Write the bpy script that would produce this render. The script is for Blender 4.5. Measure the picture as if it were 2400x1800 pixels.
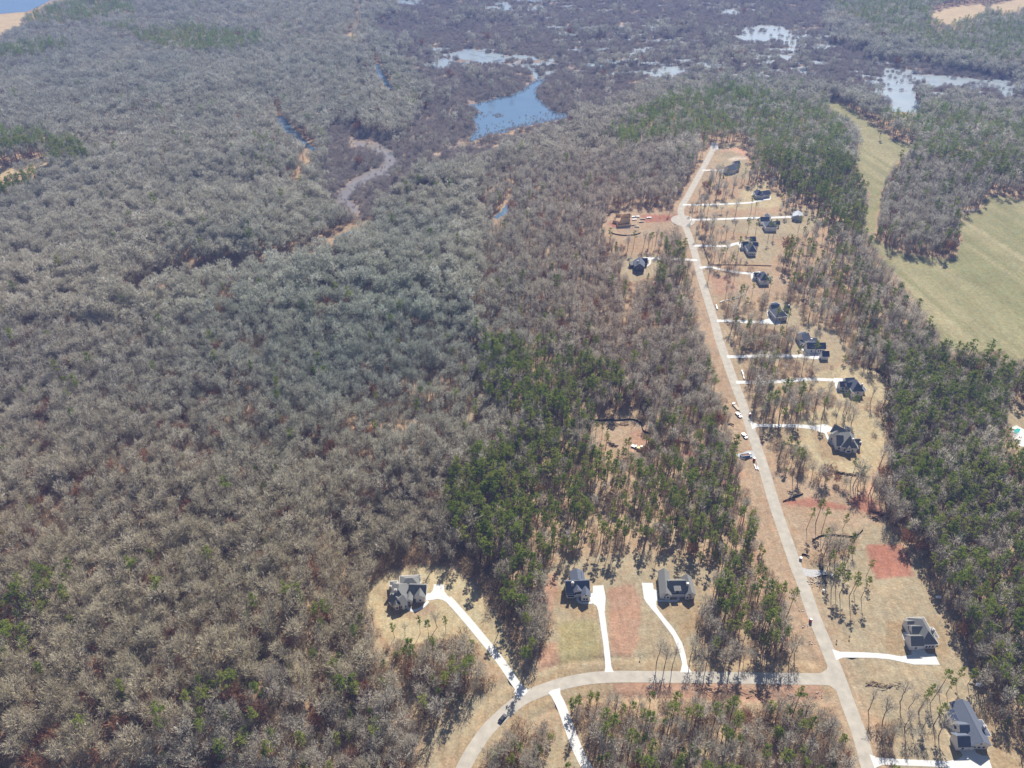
import bpy, bmesh, math, random
import numpy as np
from mathutils import Vector, Matrix
random.seed(7); RNG = np.random.default_rng(7)
S = bpy.context.scene
for o in list(bpy.data.objects): bpy.data.objects.remove(o)
COL = S.collection

# ------------------------------------------------------------------ camera, sky, sun, exposure
CAM_H = 340.0; PITCH = math.radians(36.5); F = 1800.0; W0, H0 = 2400.0, 1800.0
SUN_EL = math.radians(42); SUN_AZ = math.radians(18.5)     # azimuth from +Y towards +X
cam = bpy.data.cameras.new('camera'); co = bpy.data.objects.new('camera', cam); COL.objects.link(co)
co.location = (0, 0, CAM_H); co.rotation_euler = (math.pi/2 - PITCH, 0, 0)
cam.sensor_fit = 'HORIZONTAL'; cam.sensor_width = 36; cam.lens = 36*F/W0
cam.clip_start = 1; cam.clip_end = 40000
S.camera = co
wd = bpy.data.worlds.new('World'); S.world = wd; wd.use_nodes = True
nt = wd.node_tree; nt.nodes.clear()
bg = nt.nodes.new('ShaderNodeBackground'); sk = nt.nodes.new('ShaderNodeTexSky'); wo = nt.nodes.new('ShaderNodeOutputWorld')
sk.sky_type = 'NISHITA'; sk.sun_disc = False; sk.sun_elevation = SUN_EL; sk.sun_rotation = SUN_AZ
sk.altitude = 300; sk.air_density = 1.0; sk.dust_density = 0.6; sk.ozone_density = 1.5
bg.inputs[1].default_value = 0.06
nt.links.new(sk.outputs[0], bg.inputs[0]); nt.links.new(bg.outputs[0], wo.inputs[0])
sl = bpy.data.lights.new('sun', 'SUN'); sl.energy = 5.0; sl.angle = math.radians(0.5); sl.color = (1.0, 0.955, 0.885)
so = bpy.data.objects.new('sun', sl); COL.objects.link(so)
sdir = Vector((math.sin(SUN_AZ)*math.cos(SUN_EL), math.cos(SUN_AZ)*math.cos(SUN_EL), math.sin(SUN_EL)))
so.rotation_euler = sdir.to_track_quat('Z', 'Y').to_euler(); so.location = (0, 200, 900)
S.view_settings.view_transform = 'Standard'; S.view_settings.look = 'None'
S.view_settings.exposure = 0.78; S.view_settings.gamma = 1; S.view_settings.use_curve_mapping = False
S.cycles.max_bounces = 5; S.cycles.diffuse_bounces = 3; S.cycles.glossy_bounces = 2
S.cycles.volume_bounces = 0; S.cycles.transparent_max_bounces = 4
HAZE = 0.00014

# ------------------------------------------------------------------ picture plan <-> ground
cp, sp_ = math.cos(PITCH), math.sin(PITCH)
def gnd(x, y, z=0.0):
    u = (x-W0/2)/F; v = (H0/2-y)/F
    dy = cp + v*sp_; dz = -sp_ + v*cp
    t = (CAM_H - z)/(-dz)
    return Vector((u*t, dy*t, z))
def proj(X, Y, Z):
    X = np.asarray(X, float); Y = np.asarray(Y, float); Z = np.asarray(Z, float) - CAM_H
    dep = Y*cp - Z*sp_
    dep = np.maximum(dep, 1.0)
    return W0/2 + F*X/dep, H0/2 - F*(Y*sp_ + Z*cp)/dep
def gnd_np(P, z=0.0): return np.array([tuple(gnd(a, b, z)) for a, b in P])
def zm(x0, y0, k): return lambda pts: [(x0+a*k, y0+b*k) for a, b in pts]
q = 600/2212
Z1 = zm(1200, 900, q); Z2 = zm(1800, 900, q); Z3 = zm(1200, 1350, q); Z4 = zm(1800, 1350, q); Z5 = zm(600, 1350, q)
Z7 = zm(1350, 450, q); Z8 = zm(1800, 450, q)

def poly_sd(px, py, poly):
    """signed distance (negative inside) of points to a polygon, in plan pixels"""
    P = np.array(poly, float); n = len(P)
    d2 = np.full(px.shape, 1e18); ins = np.zeros(px.shape, bool)
    for i in range(n):
        a = P[i]; b = P[(i+1) % n]; e = b-a; L = e@e + 1e-9
        t = np.clip(((px-a[0])*e[0] + (py-a[1])*e[1])/L, 0, 1)
        d2 = np.minimum(d2, (px-a[0]-t*e[0])**2 + (py-a[1]-t*e[1])**2)
        c = ((a[1] > py) != (b[1] > py)) & (px < (b[0]-a[0])*(py-a[1])/(b[1]-a[1]+1e-12) + a[0])
        ins ^= c
    d = np.sqrt(d2)
    return np.where(ins, -d, d)
def inside(px, py, poly, grow=0):
    P = np.array(poly, float); out = np.zeros(px.shape, bool)
    m = (px > P[:, 0].min()-grow-1) & (px < P[:, 0].max()+grow+1) & (py > P[:, 1].min()-grow-1) & (py < P[:, 1].max()+grow+1)
    if m.any(): out[m] = poly_sd(px[m], py[m], poly) < grow
    return out
def line_d(px, py, line):
    P = np.array(line, float); d2 = np.full(px.shape, 1e18)
    for i in range(len(P)-1):
        a = P[i, :2]; e = P[i+1, :2]-a; L = e@e + 1e-9
        t = np.clip(((px-a[0])*e[0] + (py-a[1])*e[1])/L, 0, 1)
        d2 = np.minimum(d2, (px-a[0]-t*e[0])**2 + (py-a[1]-t*e[1])**2)
    return np.sqrt(d2)
def smooth_line(P, n=6):
    P = np.array(P, float); out = []
    Q = np.vstack([2*P[0]-P[1], P, 2*P[-1]-P[-2]])
    for i in range(1, len(Q)-2):
        for k in range(n):
            t = k/n; a, b, c, d = Q[i-1], Q[i], Q[i+1], Q[i+2]
            out.append(0.5*((2*b)+(-a+c)*t+(2*a-5*b+4*c-d)*t*t+(-a+3*b-3*c+d)*t**3))
    out.append(P[-1]); return np.array(out)
def vnoise(x, y, s, seed=0):
    """smooth value noise 0..1"""
    r = np.random.default_rng(seed); T = r.random((256, 256))
    X = np.asarray(x)/s + 1000.3; Y = np.asarray(y)/s + 1000.7
    i = np.floor(X).astype(int); j = np.floor(Y).astype(int); fx = X-i; fy = Y-j
    fx = fx*fx*(3-2*fx); fy = fy*fy*(3-2*fy)
    g = lambda a, b: T[a % 256, b % 256]
    return (g(i, j)*(1-fx)+g(i+1, j)*fx)*(1-fy) + (g(i, j+1)*(1-fx)+g(i+1, j+1)*fx)*fy
def fbm(x, y, s, seed=0, o=4):
    v = 0; a = .5; tot = 0
    for k in range(o):
        v = v + a*vnoise(x, y, s/2**k, seed+k*11); tot += a; a *= .55
    return v/tot

# ------------------------------------------------------------------ plan of the place (outlines in picture-plan units)
ROAD_MAIN = [(1672,348),(1650,390),(1626,434),(1612,460),(1596,490),(1601,518),(1614,550),(1629,596),(1641,645),(1656,694),
 (1673,748),(1686,797),(1702,843),(1721,897),(1741,949),(1760,1008),(1775,1052),(1791,1101),(1816,1185),(1849,1280),(1868,1334),
 (1879,1360),(1908,1445),(1936,1513),(1963,1581),(1987,1648),(2017,1730),(2036,1800),(2062,1890)]
ROAD_EW = [(1945,1592),(1880,1591),(1800,1590),(1700,1588),(1607,1587),(1500,1586),(1444,1586),(1390,1589),(1336,1598),(1281,1614),(1227,1637),
 (1196,1660),(1170,1683),(1142,1711),(1115,1749),(1096,1781),(1080,1815),(1060,1880)]
WATER = {
 'blue_pond': [(1090,248),(1115,243),(1150,232),(1200,221),(1232,205),(1250,190),(1262,184),(1285,183),(1272,200),(1259,212),(1262,228),(1285,250),(1300,262),(1345,268),(1325,279),(1285,285),(1240,295),(1205,303),(1180,312),(1140,318),(1103,334),(1098,325),(1118,302),(1106,275),(1128,262),(1108,256)],
 'marsh_pool': [(1015,130),(1060,124),(1100,112),(1130,119),(1165,138),(1172,147),(1130,152),(1100,141),(1060,136)],
 'far_pool': [(1545,152),(1600,157),(1628,154),(1620,162),(1570,166),(1548,162)],
 'bright_marsh_water': [(1738,64),(1790,58),(1835,62),(1862,86),(1850,96),(1810,92),(1790,104),(1765,90),(1738,84)],
 'field_edge_marsh_water': [(2068,166),(2110,165),(2160,176),(2230,178),(2300,186),(2370,196),(2360,204),(2290,196),(2200,197),(2150,183),(2125,190),(2110,215),(2135,240),(2160,262),(2125,258),(2090,240),(2062,240),(2072,200)],
 'top_pool': [(935,-8),(990,-8),(992,10),(965,15),(930,4)],
 'left_lake': [(-500,-30),(200,-25),(115,2),(95,14),(62,27),(0,33),(-300,50)],
}
CHANNELS = [  # (centre line with width in metres, name)
 ('marsh_channel', [(1165,147,9),(1190,152,7),(1215,152,9),(1240,160,11),(1254,172,12),(1264,186,14)]),
 ('marsh_channel', [(1200,158,5),(1210,146,5),(1235,140,5),(1250,135,4)]),
 ('forest_stream', [(884,150,7),(888,165,11),(896,182,15),(907,196,11),(918,210,7)]),
 ('forest_stream', [(652,272,12),(658,284,16),(668,296,19),(686,312,13),(715,338,9),(738,352,8)]), ('forest_stream', [(765,585,4),(800,555,5),(830,540,5)]), ('forest_stream', [(1190,478,4),(1182,496,7),(1160,512,6)]),
]
MUD = [(830,336,10),(868,341,16),(898,352,21),(918,372,27),(900,397,28),(865,414,24),(835,430,20),(812,452,18),(806,470,13),(828,486,8),(836,500,5)]
CREEKS = [ # tree-free shadowed creek lines
 [(330,700),(430,655),(520,650),(600,648),(660,628),(720,612),(765,585),(800,555),(850,530),(870,505)],
 [(820,-20),(845,30),(830,75),(850,100),(885,150),(905,200)],
 [(735,352),(722,380),(706,410),(690,440)], [(1195,470),(1180,500),(1150,520)], [(840,490),(940,485),(1020,478)],
 [(930,455),(1000,465),(1100,455)], [(1205,410),(1150,440),(1120,470)], [(648,262),(662,285),(676,303),(705,328),(738,352)],
]
FIELDS = {
 'striped_field': [(2035,548),(2058,565),(2080,580),(2130,600),(2180,606),(2240,604),(2256,565),(2245,525),(2255,508),(2300,488),(2312,455),(2360,462),(2400,470),(2700,500),(2700,900),(2400,850),(2330,826),(2225,820),(2190,770),(2150,715),(2100,645),(2060,596),(2040,570)],
 'narrow_field': [(1932,232),(1960,240),(1985,250),(2020,275),(2052,296),(2070,305),(2100,332),(2142,340),(2120,365),(2090,395),(2075,430),(2064,455),(2060,500),(2052,540),(2030,548),(2026,510),(2042,460),(2022,420),(2006,390),(2002,370),(2016,340),(2012,310),(1995,285),(1970,275),(1950,260)],
}
TANF = [[(-200,40),(0,33),(64,28),(50,58),(0,84),(-200,110)], [(1510,-20),(1612,-20),(1600,15),(1560,22),(1518,12)],
 [(2176,33),(2220,18),(2300,8),(2312,22),(2290,40),(2262,46),(2222,62),(2196,50)], [(2310,14),(2420,-10),(2420,16),(2370,28),(2325,26)],
 [(0,424),(60,417),(128,398),(118,414),(60,436),(0,448)], [(1838,26),(1852,26),(1850,46),(1832,56)], [(1888,2),(1960,2),(1925,14),(1890,16)]]
CLEAR = {   # open lots: (outline, colour key)
 'arrow_lot': ([(856,1405),(875,1365),(920,1335),(985,1325),(1065,1335),(1120,1380),(1165,1440),(1200,1520),(1225,1580),(1190,1590),(1140,1540),(1090,1480),(1060,1500),(1010,1500),(960,1515),(905,1510),(890,1470),(865,1435)], 'straw'),
 'north_lots': ([(1268,1345),(1300,1318),(1400,1302),(1500,1300),(1600,1306),(1675,1330),(1660,1400),(1632,1450),(1640,1560),(1600,1575),(1280,1600),(1238,1600),(1262,1540),(1290,1470),(1278,1400)], 'tan'),
 'east_lots': ([(1885,1325),(1960,1320),(2010,1280),(2035,1240),(2080,1228),(2120,1290),(2165,1360),(2205,1440),(2262,1560),(2320,1680),(2400,1800),(2440,1900),(2100,1900),(2090,1700),(1990,1640),(1950,1520),(1915,1420)], 'tan'),
 'culvert_lot': ([(1800,1085),(1850,1120),(1960,1150),(2010,1150),(2060,1200),(2035,1250),(1960,1260),(1900,1300),(1860,1260),(1820,1160)], 'clay_tan'),
 'big_house_lot': ([(1768,1012),(1800,1008),(1860,1010),(1880,975),(1960,950),(2040,960),(2075,1000),(2070,1060),(2055,1095),(1960,1098),(1915,1080),(1880,1045),(1800,1030)], 'straw'),
 'tree_house_lot': ([(1930,870),(1980,855),(2050,870),(2085,900),(2080,940),(2040,950),(1980,955),(1950,930),(1900,905),(1790,905),(1795,885),(1900,885)], 'straw'),
 'garage_lot': ([(1868,770),(1900,755),(1960,775),(1990,820),(1975,850),(1920,858),(1860,846),(1740,842),(1745,828),(1855,828)], 'tan'),
 'lot_nine': ([(1795,712),(1830,702),(1875,720),(1880,760),(1820,775),(1780,762),(1700,760),(1700,745),(1785,745)], 'tan'),
 'lot_ten': ([(1658,632),(1690,640),(1760,646),(1770,628),(1815,625),(1850,650),(1845,690),(1780,695),(1700,696),(1672,690)], 'clay_tan'),
 'lot_eleven': ([(1722,566),(1755,556),(1800,552),(1828,585),(1806,616),(1740,614),(1722,595),(1660,582),(1660,570)], 'tan'),
 'lot_twelve': ([(1640,508),(1760,505),(1850,500),(1845,488),(1900,490),(1925,520),(1890,548),(1820,560),(1740,550),(1690,530),(1640,528)], 'tan'),
 'lot_thirteen': ([(1735,448),(1770,438),(1795,428),(1815,452),(1845,478),(1800,490),(1700,488),(1640,490),(1625,480),(1735,468)], 'straw'),
 'lot_fourteen': ([(1680,352),(1700,336),(1740,338),(1752,372),(1768,400),(1745,420),(1716,418),(1690,405),(1655,404),(1690,380)], 'tan'),
 'left_lot': ([(1450,618),(1470,600),(1540,596),(1550,612),(1540,645),(1490,662),(1458,650)], 'tan'),
 'building_site': ([(1408,528),(1430,502),(1480,490),(1560,498),(1596,515),(1590,535),(1545,545),(1510,560),(1440,562),(1412,548)], 'clay_tan'),
 'woods_site': ([(1384,1008),(1400,988),(1480,982),(1504,994),(1520,1030),(1508,1054),(1450,1060),(1410,1050),(1386,1028)], 'clay_tan'),
 'west_verge': ([(1640,640),(1655,700),(1700,830),(1760,1010),(1800,1100),(1860,1280),(1900,1420),(1930,1540),(1900,1565),(1870,1500),(1830,1380),(1790,1280),(1765,1200),(1735,1120),(1712,1010),(1690,930),(1655,830),(1640,760),(1620,680)], 'clay_tan'),
 'east_verge': ([(1618,530),(1632,528),(1660,610),(1700,740),(1722,800),(1740,850),(1760,930),(1780,990),(1790,1060),(1775,1060),(1750,960),(1700,830),(1660,680),(1625,560)], 'tan'),
 'north_verge': ([(1625,440),(1680,350),(1690,355),(1650,430),(1605,490),(1590,490)], 'tan'),
 'south_verge': ([(1440,1596),(1910,1600),(1960,1625),(1975,1700),(1935,1668),(1900,1640),(1780,1645),(1640,1640),(1440,1630),(1330,1640),(1262,1690),(1245,1720),(1228,1690),(1245,1640),(1300,1615)], 'clay_tan'),
 'curve_outer_verge': ([(980,1760),(1030,1700),(1085,1645),(1140,1605),(1190,1585),(1240,1580),(1240,1610),(1190,1650),(1140,1700),(1100,1750),(1070,1810),(1040,1880),(960,1880)], 'tan'),
 'curve_inner_verge': ([(1240,1650),(1270,1650),(1230,1680),(1180,1715),(1150,1750),(1130,1790),(1110,1860),(1060,1880),(1090,1800),(1120,1750),(1160,1705)], 'tan'),
 'low_drive_lot': ([(1290,1650),(1305,1690),(1335,1740),(1365,1790),(1400,1850),(1360,1850),(1310,1790),(1290,1850),(1250,1850),(1290,1760),(1300,1720),(1285,1680)], 'tan'),
 'junction_verge': ([(1960,1600),(1985,1610),(2010,1680),(2050,1780),(2070,1850),(1990,1850),(1990,1740),(1965,1660),(1940,1620)], 'tan'),
 'pool_yard': ([(2340,985),(2365,960),(2375,930),(2390,940),(2420,990),(2460,1060),(2390,1050),(2370,1020)], 'tan'),
}
PATCH = [ # extra ground colours with no effect on trees: (outline, colour, feather px)
 ([(2030,1276),(2112,1274),(2130,1310),(2142,1350),(2055,1358),(2040,1330)], 'red', 4), ([(1995,1172),(2020,1158),(2045,1170),(2062,1195),(2078,1212),(2040,1205),(2000,1185)], 'red', 5),
 ([(1835,1172),(1900,1168),(1950,1178),(1990,1190),(1950,1192),(1840,1184)], 'red', 4), ([(1430,1380),(1480,1370),(1502,1400),(1500,1500),(1480,1540),(1435,1535),(1425,1440)], 'redbrown', 10),
 ([(1268,1360),(1300,1345),(1300,1430),(1290,1480),(1270,1400)], 'redbrown', 12), ([(1255,1530),(1300,1500),(1305,1550),(1265,1572)], 'redbrown', 9),
 ([(1440,1601),(1910,1603),(1930,1622),(1920,1638),(1780,1642),(1640,1636),(1440,1628)], 'redbrown', 7), ([(1250,1625),(1300,1612),(1440,1603),(1440,1615),(1330,1635),(1260,1680),(1240,1730),(1230,1700)], 'tan', 5),
 ([(1500,1052),(1560,1055),(1720,1062),(1722,1072),(1640,1068),(1540,1062)], 'red', 4), ([(1480,1010),(1515,1010),(1518,1042),(1495,1050),(1470,1035)], 'redbrown', 9),
 ([(1690,1075),(1740,1075),(1745,1120),(1710,1125)], 'redbrown', 8), ([(1660,645),(1720,648),(1722,690),(1680,690)], 'redbrown', 8),
 ([(1350,605),(1375,608),(1372,632),(1352,628)], 'clay', 3), ([(1300,1455),(1400,1450),(1405,1540),(1310,1545)], 'olive', 16),
 ([(1900,1010),(1935,1015),(1960,1045),(2020,1060),(2015,1075),(1960,1080),(1925,1070)], 'lawn', 5), ([(1985,935),(2050,930),(2045,945),(1990,950)], 'lawn', 3), ([(1805,1002),(1880,1004),(1880,1030),(1810,1040)], 'lawn', 8),
 ([(2075,1455),(2180,1450),(2225,1475),(2222,1550),(2205,1555),(2200,1530),(2130,1540),(2075,1530)], 'lawn', 5), ([(2230,1640),(2330,1660),(2360,1720),(2400,1800),(2330,1800),(2330,1740),(2240,1770)], 'lawn', 9),
 ([(1300,1385),(1340,1380),(1400,1400),(1405,1450),(1340,1450),(1305,1420)], 'lawn', 9), ([(1540,1400),(1640,1400),(1640,1470),(1600,1500),(1580,1460)], 'lawn', 9), ([(1290,1575),(1590,1568),(1600,1577),(1290,1592)], 'lawn', 5),
 ([(885,1380),(930,1400),(1000,1420),(1030,1430),(980,1450),(920,1440)], 'lawn', 12), ([(960,1430),(1030,1418),(1025,1432),(975,1448)], 'clay_tan', 8),
 ([(1690,350),(1745,345),(1760,375),(1752,380),(1735,360),(1712,352),(1690,358)], 'clay', 3), ([(1708,370),(1750,366),(1748,374),(1710,376)], 'pale', 3), ([(1500,502),(1590,505),(1592,518),(1510,520)], 'red', 4),
 ([(1430,520),(1450,520),(1452,532),(1432,530)], 'red', 3), ([(1850,1055),(1920,1085),(2040,1100),(2030,1115),(1900,1100),(1850,1075)], 'straw', 8), ([(1890,1125),(1960,1120),(1990,1160),(1980,1180),(1900,1165)], 'clay_tan', 12),
 ([(2045,1105),(2055,1110),(2050,1145),(2030,1170),(2020,1160),(2038,1140)], 'clay', 3), ([(1940,1235),(2080,1235),(2120,1300),(2030,1270),(1960,1250)], 'tan', 12),
 ([(980,1700),(1060,1640),(1130,1600),(1190,1590),(1230,1600),(1180,1650),(1110,1700),(1060,1800),(1040,1850),(980,1850),(1030,1760)], 'tan', 8), ([(1040,1790),(1075,1760),(1060,1850),(1000,1850)], 'clay_tan', 12),
 ([(1010,128),(1090,120),(1120,88),(1135,95),(1130,120),(1060,128)], 'orange', 3), ([(1260,128),(1320,120),(1330,150),(1270,150)], 'orange', 14), ([(2120,185),(2200,195),(2290,200),(2240,210),(2150,205)], 'orange', 5), ([(2150,215),(2400,215),(2400,245),(2300,240)], 'orange', 14),
 ([(1100,320),(1080,340),(1180,330),(1300,290),(1200,310)], 'orange', 7), ([(1340,262),(1360,268),(1310,285),(1280,288)], 'straw', 4),
 ([(0,1700),(60,1650),(300,1640),(500,1650),(420,1800),(0,1800)], 'litter', 60),
 ([(690,1730),(800,1720),(790,1800),(700,1800)], 'straw', 12), ([(700,1560),(760,1540),(700,1650),(640,1700)], 'straw', 14),
]
TRACKS = [ # narrow worn tracks (line, width px, colour)
 ([(880,1495),(905,1540),(935,1575),(952,1610),(965,1650),(985,1680),(1010,1712)], 13, 'straw'), ([(2041,675),(2055,721),(2063,789),(2047,857)], 6, 'tan'), ([(1975,585),(2000,635),(2020,660)], 4, 'tan'),
 ([(2100,1238),(2130,1290),(2160,1345),(2200,1410),(2250,1520),(2310,1640)], 9, 'tan'), ([(1332,470),(1312,540),(1285,590),(1268,650)], 4, 'tan'), ([(2290,490),(2245,500),(2240,530),(2246,575)], 3, 'pale'),
 ([(2312,452),(2400,448),(2500,450)], 4, 'tan'), ([(1500,1300),(1515,1290),(1540,1310)], 6, 'tan'), ([(2350,940),(2375,960),(2385,985)], 9, 'tan'), ([(2395,925),(2420,960)], 9, 'tan'),
 ([(1450,1050),(1500,1056),(1600,1064),(1740,1067)], 6, 'clay'), ([(1130,930),(1110,960),(1090,1000)], 12, 'tan'), ([(1690,1110),(1740,1230),(1790,1350),(1820,1450),(1850,1520)], 9, 'redbrown'), ([(2155,1300),(2170,1380)], 6, 'olive'),
 ([(1590,500),(1560,490),(1500,486)], 3, 'redbrown'), ([(655,250),(645,268),(655,282)], 9, 'olive'), ([(738,352),(722,380),(706,410),(690,440)], 9, 'straw'), ([(830,75),(820,90),(835,110)], 6, 'straw'), ([(790,570),(830,538),(855,520)], 6, 'straw'), ([(1060,1640),(1010,1700),(975,1760)], 8, 'clay_tan'),
]
KEYC = {'mid': (.30,.21,.13), 'straw': (.355,.29,.175), 'tan': (.295,.24,.155), 'clay_tan': (.31,.225,.148), 'lawn': (.28,.21,.125), 'red': (.295,.135,.09), 'redbrown': (.315,.195,.13), 'clay': (.42,.25,.17),
        'olive': (.265,.225,.115), 'pale': (.52,.44,.35), 'orange': (.34,.24,.14), 'litter': (.25,.165,.105), 'field': (.195,.19,.09), 'tanf': (.42,.32,.19)}
PINES = [ # outlines (by crown) with the share of pines
 ([(1050,1100),(1120,1050),(1250,1000),(1450,1060),(1700,1080),(1760,1200),(1830,1400),(1860,1540),(1780,1540),(1700,1480),(1650,1330),(1500,1290),(1300,1290),(1250,1400),(1200,1500),(1120,1400),(1050,1250)], .85),
 ([(1120,780),(1350,800),(1520,930),(1480,1010),(1250,1000),(1130,920)], .6), ([(2050,850),(2250,800),(2450,860),(2450,1900),(2330,1640),(2230,1450),(2120,1250),(2080,1000)], .5),
 ([(1780,560),(1960,590),(2100,780),(2090,860),(1950,750),(1880,690),(1790,640)], .5), ([(1420,315),(1480,265),(1560,222),(1700,200),(1850,225),(1950,260),(1990,330),(2000,400),(2030,450),(2030,560),(1950,540),(1880,470),(1830,430),(1760,400),(1700,330),(1640,300),(1560,320),(1480,335)], .72),
 ([(2130,240),(2400,260),(2450,460),(2300,400),(2180,360),(2070,330),(2060,260)], .45), ([(1900,-40),(2450,-40),(2450,180),(2350,140),(2200,110),(2080,70),(1980,30)], .5), ([(300,75),(450,58),(600,78),(630,98),(500,122),(350,105)], .9),
 ([(60,50),(80,20),(280,-20),(320,28),(120,60)], .75), ([(-50,110),(160,92),(170,115),(0,138)], .7), ([(210,60),(320,48),(300,70)], .8), ([(0,318),(60,328),(140,338),(230,360),(200,390),(110,402),(0,402)], .75), ([(0,425),(115,425),(60,462),(0,480)], .7),
 ([(1200,1620),(1500,1640),(1950,1640),(1960,1850),(1180,1850)], .34), ([(900,1480),(1150,1500),(1180,1600),(1000,1720),(900,1560)], .3), ([(390,1610),(600,1640),(760,1780),(820,1850),(380,1850)], .27), ([(90,1350),(170,1340),(160,1420),(60,1500),(0,1580),(-50,1480)], .45),
 ([(1780,1380),(1880,1560),(1800,1580),(1740,1450)], .75), ([(1500,930),(1700,960),(1740,1100),(1500,1060)], .35), ([(700,1400),(900,1450),(960,1720),(780,1750)], .12), ([(1480,40),(1540,30),(1640,60),(1480,70)], .5), ([(930,0),(1010,20),(1130,10),(1120,30)], .3), ([(1400,530),(1600,560),(1620,700),(1500,660)], .25),
 ([(1690,700),(1800,690),(1870,830),(1930,1000),(1850,1120),(1780,1080)], .3), ([(1800,560),(1930,540),(1990,600),(1880,620)], .4), ([(570,330),(720,350),(760,430),(600,460)], .06)]
SWAMP = [(860,60),(940,20),(1000,-40),(1950,-40),(1930,60),(2050,120),(2200,150),(2450,180),(2450,262),(2200,252),(2060,250),(1900,215),(1700,195),(1540,205),(1420,290),(1340,300),(1230,345),(1150,400),(1040,420),(960,445),(880,500),(790,520),(760,470),(745,420),(770,350),(740,300),(800,270),(900,320),(960,310),(1000,230),(960,170),(900,120)]
SPARSE = [ # (outline by foot, keep share)
 ([(1640,340),(1740,340),(1790,400),(1900,480),(1960,560),(2000,700),(2040,850),(2080,1000),(2100,1250),(1900,1330),(1780,1080),(1700,830),(1620,560),(1600,480)], .42),
 ([(1760,1100),(1900,1140),(2000,1200),(1980,1260),(1860,1300),(1800,1200)], .2), ([(1210,1640),(1400,1645),(1900,1650),(1990,1900),(1150,1900)], .62), ([(1640,1440),(1780,1440),(1870,1560),(1640,1576)], .5), ([(1380,1050),(1700,1080),(1800,1300),(1860,1500),(1500,1330),(1250,1300),(1250,1050)], .6),
 ([(1200,740),(1640,700),(1700,900),(1720,1100),(1300,1050)], .75), ([(600,1540),(780,1500),(820,1800),(560,1800)], .6)]

def curve_mask(px, py, line, w): return line_d(px, py, line) < w

# ------------------------------------------------------------------ helpers
def mat(name, col, rough=.8, noise=None, spec=.3, metal=0):
    m = bpy.data.materials.new(name); m.use_nodes = True; n = m.node_tree.nodes; l = m.node_tree.links
    b = n['Principled BSDF']; b.inputs['Roughness'].default_value = rough; b.inputs['Specular IOR Level'].default_value = spec; b.inputs['Metallic'].default_value = metal
    if noise is None: noise = (1.0, .12)
    t = n.new('ShaderNodeTexNoise'); t.inputs['Scale'].default_value = noise[0]; t.inputs['Detail'].default_value = 6
    g = n.new('ShaderNodeNewGeometry'); l.new(g.outputs['Position'], t.inputs['Vector'])
    mr = n.new('ShaderNodeMapRange'); mr.inputs[1].default_value = .3; mr.inputs[2].default_value = .7; mr.inputs[3].default_value = 1-noise[1]; mr.inputs[4].default_value = 1+noise[1]
    l.new(t.outputs[0], mr.inputs[0])
    v = n.new('ShaderNodeVectorMath'); v.operation = 'SCALE'; v.inputs[0].default_value = col[:3]; l.new(mr.outputs[0], v.inputs['Scale'])
    l.new(v.outputs[0], b.inputs['Base Color']); return m
def link(o, parent=None):
    COL.objects.link(o)
    if parent is not None: o.parent = parent
    return o
def meshobj(name, V, Fc, m=None, parent=None, mi=None):
    me = bpy.data.meshes.new(name); me.from_pydata([tuple(v) for v in V], [], [tuple(f) for f in Fc])
    if m is not None:
        for k in (m if isinstance(m, (list, tuple)) else [m]): me.materials.append(k)
    if mi is not None: me.polygons.foreach_set('material_index', mi)
    me.update(); return link(bpy.data.objects.new(name, me), parent)
def tag(o, label=None, cat=None, group=None, kind=None):
    if label: o['label'] = label
    if cat: o['category'] = cat
    if group: o['group'] = group
    if kind: o['kind'] = kind
    return o
def empty(name, loc, rz=0):
    o = bpy.data.objects.new(name, None); o.empty_display_size = 1; o.location = loc; o.rotation_euler = (0, 0, rz); COL.objects.link(o); return o
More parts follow.
